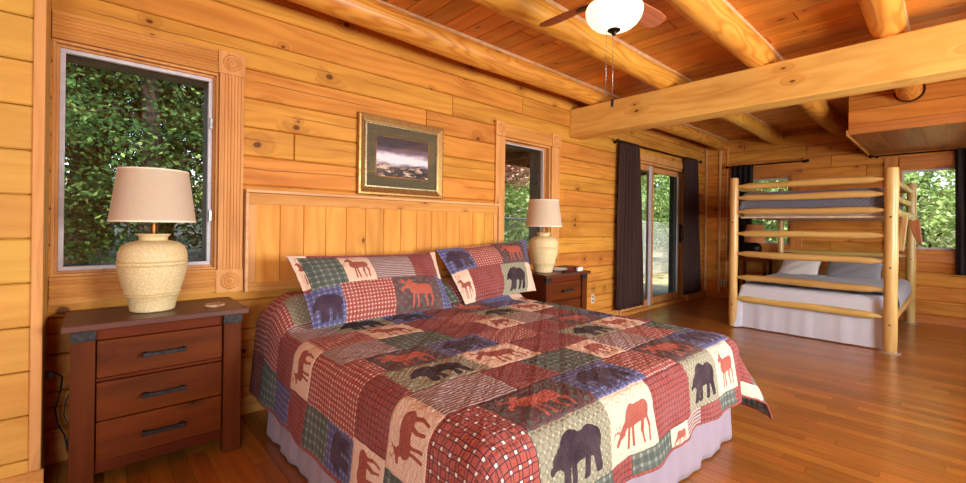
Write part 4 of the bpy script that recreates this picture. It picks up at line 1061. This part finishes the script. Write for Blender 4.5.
drape('blanket', 6.22, 8.12, .385, 1.838, .600, (.05,.10,.21,.20), .09, M['grey_blanket'], 'grey blanket spread over the lower bunk mattress', 'blanket', sag=.012, wave=.006)

def pillow(loc, w, h, th, rot, mat, label):
    n = 24; vs = []; fs = []
    for sgn in (1, -1):
        base = len(vs)
        for j in range(n+1):
            for i in range(n+1):
                s = i/n*2-1; t = j/n*2-1
                p = ((1-abs(s)**2.5)*(1-abs(t)**2.5))**.5
                vs.append((s*w/2*(1-.05*(1-t*t)), t*h/2*(1-.07*(1-s*s)), sgn*th/2*p+.004*math.sin(s*9+t*7)*p))
        for j in range(n):
            for i in range(n): fs.append((base+j*(n+1)+i, base+j*(n+1)+i+1, base+(j+1)*(n+1)+i+1, base+(j+1)*(n+1)+i))
    mb = MB(); mb.add(vs, fs); o = mb.build('pillow', mat, smooth=True, merge=True, loc=loc); o.rotation_euler = rot
    tag(o, label, 'pillow'); return o
pillow((7.84,1.56,.70), .62, .50, .15, (0, math.radians(-32), 0), M['white'], 'white pillow propped at the far end of the lower bunk')
pillow((7.80,.95,.68), .62, .62, .16, (0, math.radians(-38), 0), M['grey_blanket'], 'grey pillow propped beside the white pillow on the lower bunk')

# boards hanging at the open side of the bunk
def cutboard(label, pts, x, th, mat, name, lean=0):
    cy = sum(p[0] for p in pts)/len(pts); cz = sum(p[1] for p in pts)/len(pts)
    mb = MB(); mb.prism([(a-cy, b-cz) for a, b in pts], -th/2, th/2, lambda a, b, e: (e+lean*b, a, b))
    o = mb.build(name, mat, loc=(x, cy, cz), bevel=.008, segs=3); tag(o, label, 'board'); return o
P1 = [(.402,1.43), (.350,1.42), (.385,1.018), (.445,1.032)]
P2 = [(.386,1.361), (.29,1.402), (.266,1.092), (.296,1.079), (.349,1.20)]
cutboard('short pale log slab hanging beside the open side of the upper bunk', P1, 6.75, .06, M['bunkZ'], 'hanging_slab')
cutboard('brown tapered board hanging from the open side of the upper bunk by the far window', P2, 7.5, .03, M['brown_board'], 'hanging_board')

# far table with lamp
ft = empty('side_table', (8.14, 2.24, 0)); tag(ft, 'small dark table in the far corner behind the bunk bed', 'table')
MB().box(-.20, .20, -.22, .22, .83, .86).build('top', M['walnutT'], ft, bevel=.004)
for sx in (-1, 1):
    for sy in (-1, 1): MB().box(sx*.17-.02, sx*.17+.02, sy*.19-.02, sy*.19+.02, 0, .829).build('leg', M['walnutZ'], ft, bevel=.003)
mb = MB()
for sx in (-1, 1): mb.box(sx*.17-.009, sx*.17+.009, -.169, .169, .72, .829)
for sy in (-1, 1): mb.box(-.149, .149, sy*.19-.009, sy*.19+.009, .72, .829)
mb.build('apron', M['walnutX'], ft)
fl2 = empty('table_lamp', (8.12, 2.23, .8605)); tag(fl2, 'lamp with a peach shade and dark brown base glimpsed between the bunk rails', 'lamp')
MB().lathe([(0,0),(.07,0),(.085,.01),(.10,.06),(.095,.11),(.06,.15),(.02,.17),(.012,.18),(.012,.24),(0,.24)], seg=32).build('lamp_base', M['bronze'], fl2, smooth='auto')
mb = MB(); mb.lathe([(.155,.17),(.125,.46),(.123,.46),(.153,.17)], seg=40, closed=True); mb.build('lamp_shade', M['shade_orange'], fl2, smooth='auto')
mb = MB(); mb.box(-.124,.124,-.002,.002,.44,.443); mb.tube([(0,0,.24),(0,0,.442)], .004, 6); mb.build('harp', M['bronze'], fl2)

# ------------------------------------------------------------------ outdoors
def ground_mat():
    N = NT('forest_floor'); tc = N.new('ShaderNodeTexCoord')
    n = N.noise(tc.outputs['Object'], .9, 5, .65); n2 = N.noise(tc.outputs['Object'], 7, 4, .7)
    c = N.mix(N.ramp(n, .42, .58), lin(196,182,140), lin(110,124,64)); c = N.mix(N.ramp(n2, .5, .7), c, lin(92,74,52))
    N.set(N.p.inputs['Base Color'], c); N.p.inputs['Roughness'].default_value = .95; N.bump(n2, .6, .05); return N.m
def leaf_mat(name, a, b, c3):
    N = NT(name); g = N.new('ShaderNodeAttribute', attribute_name='rnd')
    cr = N.mix(N.ramp(g.outputs['Fac'], 0, .6, smooth=False), lin(*a), lin(*b)); cr = N.mix(N.ramp(g.outputs['Fac'], .8, 1, smooth=False), cr, lin(*c3))
    N.set(N.p.inputs['Base Color'], cr); N.p.inputs['Roughness'].default_value = .85; N.p.inputs['Specular IOR Level'].default_value = .15
    tr = N.new('ShaderNodeBsdfTranslucent'); N.set(tr.inputs[0], cr); ms = N.new('ShaderNodeMixShader'); ms.inputs[0].default_value = .35
    N.l.new(N.p.outputs[0], ms.inputs[1]); N.l.new(tr.outputs[0], ms.inputs[2]); N.l.new(ms.outputs[0], N.out.inputs[0]); return N.m
M['ground'] = ground_mat()
M['leaf_dark'] = leaf_mat('forest_leaves', (46,74,38), (74,106,54), (146,168,92))
M['leaf_mid'] = leaf_mat('yard_leaves', (116,146,78), (166,190,116), (218,226,164))
M['leaf_pink'] = leaf_mat('reddish_leaves', (150,110,90), (206,150,130), (226,190,160))
M['bark'] = simple('tree_bark', (92,78,62), .95, 0, .45, 14, .8)
M['bark_pale'] = simple('birch_bark', (188,180,166), .9, 0, .35, 9, .5)
M['rock'] = simple('boulder', (176,172,160), .9, 0, .3, 4, .6)
M['galv'] = simple('galvanised_wire', (206,208,206), .45, .6, .1, 20)

def terr(x, y):
    dY = max(0, y-9.5); dX = max(0, x-14.5)
    return -.25+.10*math.sin(x*.7)*math.cos(y*.6)+dY*.16+dX*.13-.02*0
mb = MB(); nx, ny = 90, 90; vs = []
for j in range(ny+1):
    for i in range(nx+1):
        x = -16+i*56/nx; y = -14+j*50/ny
        inside = (XL-.5 < x < XF+.5) and (YR-.5 < y < YW+.5)
        vs.append((x, y, terr(x, y) if not inside else -.25))
mb.add(vs, [(j*(nx+1)+i, j*(nx+1)+i+1, (j+1)*(nx+1)+i+1, (j+1)*(nx+1)+i) for j in range(ny) for i in range(nx)])
g_ = struct(mb.build('ground', M['ground'], smooth=True))
# porch
mb = MB()
k = 0; y = YW+.30
while y < 5.4: mb.box(2.2, 9.4, y, y+.135, -.10, -.03, random.random()); y += .142
struct(mb.build('porch_floor', wood('grey_porch_boards', (172,166,148), (150,144,126), (116,110,96), 'XYZ', ring=10, knots=.1, coat=0, rough=.8)))
mb = MB(); mb.box(2.0, 9.6, YW+.29, 5.5, 2.50, 2.60)
for x in np.arange(2.4, 9.5, .6): mb.box(x-.03, x+.03, YW+.29, 5.5, 2.40, 2.50)
mb.box(2.0, 9.6, 5.40, 5.5, 2.36, 2.50)
struct(mb.build('porch_roof', M['deckboard']))
for x in (2.3, 9.2):
    mb = MB(); mb.box(x-.06, x+.06, 5.38, 5.50, -.3, 2.36); struct(mb.build('porch_post', M['deckboard'], bevel=.005))

def leaves(cl, n, size, seed, name, droop=.3):
    """cl: list of (cx,cy,cz,rx,ry,rz)"""
    r = random.Random(seed); mb = MB(); tot = sum(c[3]*c[4]+c[5]*c[4] for c in cl)
    for c in cl:
        m = int(n*(c[3]*c[4]+c[5]*c[4])/tot)
        for _ in range(m):
            a = r.uniform(0, 2*PI); z = r.uniform(-1, 1); q = math.sqrt(1-z*z); rad = r.uniform(.45, 1.08)**.6
            p = Vector((c[0]+c[3]*q*math.cos(a)*rad, c[1]+c[4]*q*math.sin(a)*rad, c[2]+c[5]*z*rad))
            d = Vector((r.gauss(0,1), r.gauss(0,1), r.gauss(0,.5)-droop)).normalized(); e = d.cross(Vector((r.gauss(0,1), r.gauss(0,1), r.gauss(0,1)))).normalized(); nn = d.cross(e)
            s = size*r.uniform(.6, 1.3)
            mb.add([p, p+d*s*.5+e*s*.3+nn*s*.07, p+d*s, p+d*s*.5-e*s*.3+nn*s*.07], [(0,1,2),(0,2,3)], r.random())
    return mb
def tree_proto(seed, h, cr, mat, bark, nleaf, size, label, trunk=.13, low=.25):
    r = random.Random(seed); t = empty('tree', (0,0,0)); tag(t, label, 'tree')
    mb = MB(); pts = [(math.sin(i*.6+seed)*.06*i, math.cos(i*.8+seed)*.05*i, -.5+i*(h+.5)/9) for i in range(10)]
    mb.tube(pts, [trunk*(1.25-.11*i) for i in range(10)], 10)
    cl = []
    for k in range(13):
        zc = h*(low+(1-low)*k/12); a = r.uniform(0, 2*PI); q = cr*(.25+.6*math.sin(PI*min(1, .15+.8*(k/12))))*r.uniform(.5, 1)
        c = (q*math.cos(a), q*math.sin(a), zc, cr*r.uniform(.4,.65), cr*r.uniform(.4,.65), cr*r.uniform(.28,.45)); cl.append(c)
        mb.tube([(pts[5][0]*.5, pts[5][1]*.5, max(.4, zc-.5)), (c[0]*.5, c[1]*.5, zc-.2), (c[0], c[1], zc)], [.035,.025,.012], 6)
    mb.build('trunk', bark, t, smooth=True)
    leaves(cl, nleaf, size, seed, 'f').build('foliage', mat, t)
    return t
def treeset(protos, spots, labels, group):
    for i, (x, y, s) in enumerate(spots):
        p = protos[i % len(protos)]
        if not p.get('used'): o = p; p['used'] = 1
        else: o = dup(p)
        o.location = (x, y, terr(x, y)-.05); o.scale = (s, s, s); o.rotation_euler = (0, 0, i*2.4)
        o['label'] = labels[i % len(protos)]; o['group'] = group
    for p in protos:
        if 'used' in p: del p['used']
dark = [tree_proto(1, 6.5, 2.0, M['leaf_dark'], M['bark'], 20000, .085, ''), tree_proto(2, 7.5, 2.2, M['leaf_dark'], M['bark'], 20000, .09, '', .16), tree_proto(3, 5.0, 1.9, M['leaf_dark'], M['bark_pale'], 16000, .08, '', .08, .12)]
spots = [(-.9,8.2,1),(.6,8.8,.95),(-2.2,9.4,1.05),(1.9,9.6,1),(-.2,10.8,1.2),(-3.4,11.3,1.2),(1.2,12.0,1.3),(-1.7,12.6,1.3),(3.2,11.8,1.1),(-5.0,13.5,1.3),(.2,15,1.6),(-3.0,16,1.7),(3.4,15,1.5),(2.8,8.9,.7)]
treeset(dark, spots, ['dense dark green forest tree outside the large left window']*3, 'dark forest trees outside the left window')
mid = [tree_proto(11, 5.2, 1.9, M['leaf_mid'], M['bark'], 8000, .13, '', .10, .12), tree_proto(12, 6.5, 2.1, M['leaf_mid'], M['bark_pale'], 8500, .14, '', .10, .2), tree_proto(13, 4.0, 1.7, M['leaf_mid'], M['bark'], 7000, .12, '', .07, .05)]
spots = [(6.0,9.2,1),(8.8,8.8,1.05),(11.5,9.0,1),(14.2,9.4,1.1),(17.0,9.2,1),(7.5,11.2,1.2),(10.6,11.6,1.2),(13.6,11.8,1.25),(17.0,12.2,1.3),(20.5,11.6,1.3),(5.2,12.6,1.3),(23,13.5,1.4),(19.6,9.4,1.1),(12,15,1.6),(17,16,1.7),(22,17,1.7),(26,14,1.6),
         (14.5,1.6,.85),(15.5,-1.2,.9),(17.0,3.4,1.0),(15.0,4.6,.9),(18.0,.6,1.2),(19.5,-2.0,1.2),(20,5.5,1.3),(22,2.0,1.5),(24,-2,1.6),(17.5,-4.5,1.2),(24,6.5,1.6),(14.0,7.0,.8)]
treeset(mid, spots, ['sunlit mid-green leafy tree standing in the yard beyond the log cabin']*3, 'sunlit yard trees beyond the cabin')
pk = tree_proto(21, 3.7, 1.15, M['leaf_pink'], M['bark'], 7000, .09, 'small tree with reddish pink leaves seen through the narrow window', .05, .74)
pk.location = (7.35, 7.5, terr(7.35, 7.5))
def bush(x, y, r_, mat, label, seed, group=None, zs=.8):
    o = leaves([(0,0,r_*zs*.6,r_,r_,r_*zs),(.4*r_,.2*r_,r_*zs*.9,r_*.6,r_*.6,r_*zs*.6)], int(2600*r_), .09, seed, 'b').build('shrub', mat, loc=(x, y, terr(x, y))); tag(o, label, 'shrub', group); return o
bush(6.6, 6.9, .8, M['leaf_mid'], 'low green shrub behind the wire fence outside the narrow window', 31)
bush(7.7, 6.85, .75, M['leaf_mid'], 'round green shrub behind the wire fence between narrow window and door', 32)
for i, (x, y, r_) in enumerate(((12.6,1.9,.6),(13.4,.9,.7),(13.2,2.9,.7),(12.8,-.5,.5),(14.2,-.2,.8))):
    bush(x, y, r_, M['leaf_mid'], 'low leafy shrub on the slope outside the far end windows', 40+i, 'shrubs outside the end wall')
for i, (x, y, r_) in enumerate(((9.8,7.6,.8),(11.6,7.5,.9),(13.5,7.8,.9),(8.2,7.9,.7))):
    bush(x, y, r_, M['leaf_mid'], 'leafy shrub behind the wire fence outside the sliding door', 50+i, 'shrubs beyond the sliding door')
# chain-link fence
fc = empty('chain_link_fence', (10, 6.1, 0)); tag(fc, 'grey chain-link fence across the yard outside the sliding door', 'fence')
zt_, zb_ = 1.40, -.12; x0_, x1_ = -7.0, 8.0
mb = MB(); hgt_ = zt_-zb_
x = x0_-hgt_
while x < x1_:
    for s_ in (1, -1):
        a = (x, 0, zb_ if s_ > 0 else zt_); b = (x+hgt_, 0, zt_ if s_ > 0 else zb_)
        lo = max(x0_, a[0]); hi = min(x1_, b[0])
        if hi-lo > .05:
            f0 = (lo-a[0])/hgt_; f1_ = (hi-a[0])/hgt_
            mb.tube([(lo, 0, a[2]+(b[2]-a[2])*f0), (hi, 0, a[2]+(b[2]-a[2])*f1_)], .004, 4, caps=False)
    x += .105
mb.build('wire_mesh', M['galv'], fc)
MB().tube([(x0_,0,zt_),(x1_,0,zt_)], .022, 10).build('top_rail', M['galv'], fc, smooth='auto')
for i in range(6): MB().tube([(x0_+i*3,0,-.45),(x0_+i*3,0,zt_+.04)], .03, 10).build('post', M['galv'], fc, smooth='auto')
# boulders and a tarp heap
def rock(x, y, s, label, seed, mat=None, cat='boulder', name='boulder', group='boulders beyond the porch'):
    bm = bmesh.new(); bmesh.ops.create_icosphere(bm, subdivisions=4, radius=1); r = random.Random(seed); o3 = [r.uniform(0, 9) for _ in range(3)]
    for v in bm.verts:
        c = v.co.copy(); k = 1+.16*math.sin(c.x*2.3+o3[0])+.14*math.sin(c.y*3.1+o3[1])+.08*math.sin(c.z*5+o3[2])+.04*math.sin(c.x*9+c.y*7)
        v.co = Vector((c.x*1.25, c.y, c.z*.62))*k*s
    me = D.meshes.new(name); bm.to_mesh(me); bm.free(); me.shade_smooth(); me.materials.append(mat or M['rock'])
    o = D.objects.new(name, me); COL.objects.link(o); o.location = (x, y, terr(x, y)+s*.25); o.rotation_euler = (0,0,r.uniform(0,6)); tag(o, label, cat, group); return o
for i, (x, y, s) in enumerate(((7.8,6.7,.30),(8.7,6.9,.38),(9.8,6.7,.28),(11.0,7.0,.42),(12.2,6.8,.33),(6.6,6.8,.28),(13.4,7.0,.4))):
    rock(x, y, s, 'pale grey boulder lying on the bank by the wire fence', 60+i)
for i, (x, y, s) in enumerate(((12.2,.9,.2),(12.6,-.2,.18),(12.0,.1,.14))):
    rock(x, y, s, 'pale stone on the slope outside the bright far window', 80+i, group='stones outside the far window')
tp = rock(9.6, 5.75, .26, 'pale blue tarp heap lying outside beyond the sliding door', 91, simple('pale_blue_tarp', (150,190,214), .5, 0, .2, 5, .5), 'tarp', 'tarp_heap', None)

# ------------------------------------------------------------------ light
w = D.worlds.new('sky'); S.world = w; w.use_nodes = True
nt = w.node_tree; bg = nt.nodes['Background']; sk = nt.nodes.new('ShaderNodeTexSky')
sk.sky_type = 'NISHITA'; sk.sun_disc = False; sk.sun_elevation = math.radians(50); sk.sun_rotation = math.radians(180); sk.air_density = 1; sk.dust_density = 1.5
nt.links.new(sk.outputs[0], bg.inputs[0]); bg.inputs[1].default_value = .6
def light(name, typ, loc, energy, color=(1,1,1), rot=None, **k):
    l = D.lights.new(name, typ); l.energy = energy; l.color = color
    for a, b in k.items(): setattr(l, a, b)
    o = D.objects.new(name, l); COL.objects.link(o); o.location = loc
    if rot: o.rotation_euler = rot
    return o
light('sun', 'SUN', (0,0,20), 7.5, (1,.96,.88), Vector((.42,.62,-.75)).to_track_quat('-Z','Y').to_euler(), angle=.02)
# area lamps added outside the made-up rear and side windows as fill
FILL_COLOR = (1,.985,.955)
for i, (H_, e) in enumerate(zip(RW, (115, 275, 50))):
    light('fill_light', 'AREA', ((H_[0]+H_[1])/2, YR-WT-.15, (H_[2]+H_[3])/2), e, FILL_COLOR, (math.radians(90), 0, 0), shape='RECTANGLE', size=H_[1]-H_[0]-.1, size_y=H_[3]-H_[2]-.1)
H_ = SW[0]; light('fill_light', 'AREA', (XL-WT-.15, (H_[0]+H_[1])/2, (H_[2]+H_[3])/2), 30, FILL_COLOR, (math.radians(90), 0, math.radians(-90)), shape='RECTANGLE', size=1.6, size_y=1.15)

# ------------------------------------------------------------------ camera
cam = D.cameras.new('camera'); cam.sensor_width = 36; cam.lens = 430/966*36; cam.shift_y = -16/966; cam.clip_start = .05; cam.clip_end = 200
co_ = D.objects.new('camera', cam); COL.objects.link(co_); S.camera = co_
A = math.radians(47.67); ro = .0127
fwd = Vector((math.cos(A), math.sin(A), 0)); rt = Vector((math.sin(A), -math.cos(A), 0)); up = Vector((0,0,1))
cr_ = rt*math.cos(ro)+up*math.sin(ro); cu_ = -rt*math.sin(ro)+up*math.cos(ro)
m = Matrix((cr_, cu_, -fwd)).transposed().to_4x4(); m.translation = (0,0,1.25)
co_.matrix_world = m

S.view_settings.view_transform = 'Standard'; S.view_settings.look = 'None'; S.view_settings.gamma = 1
S.view_settings.exposure = 0.12
S.view_settings.use_curve_mapping = False
S.cycles.use_denoising = True
S.cycles.max_bounces = 8; S.cycles.diffuse_bounces = 5; S.cycles.transparent_max_bounces = 12
S.cycles.caustics_reflective = False; S.cycles.caustics_refractive = False
S.cycles.sample_clamp_indirect = 6
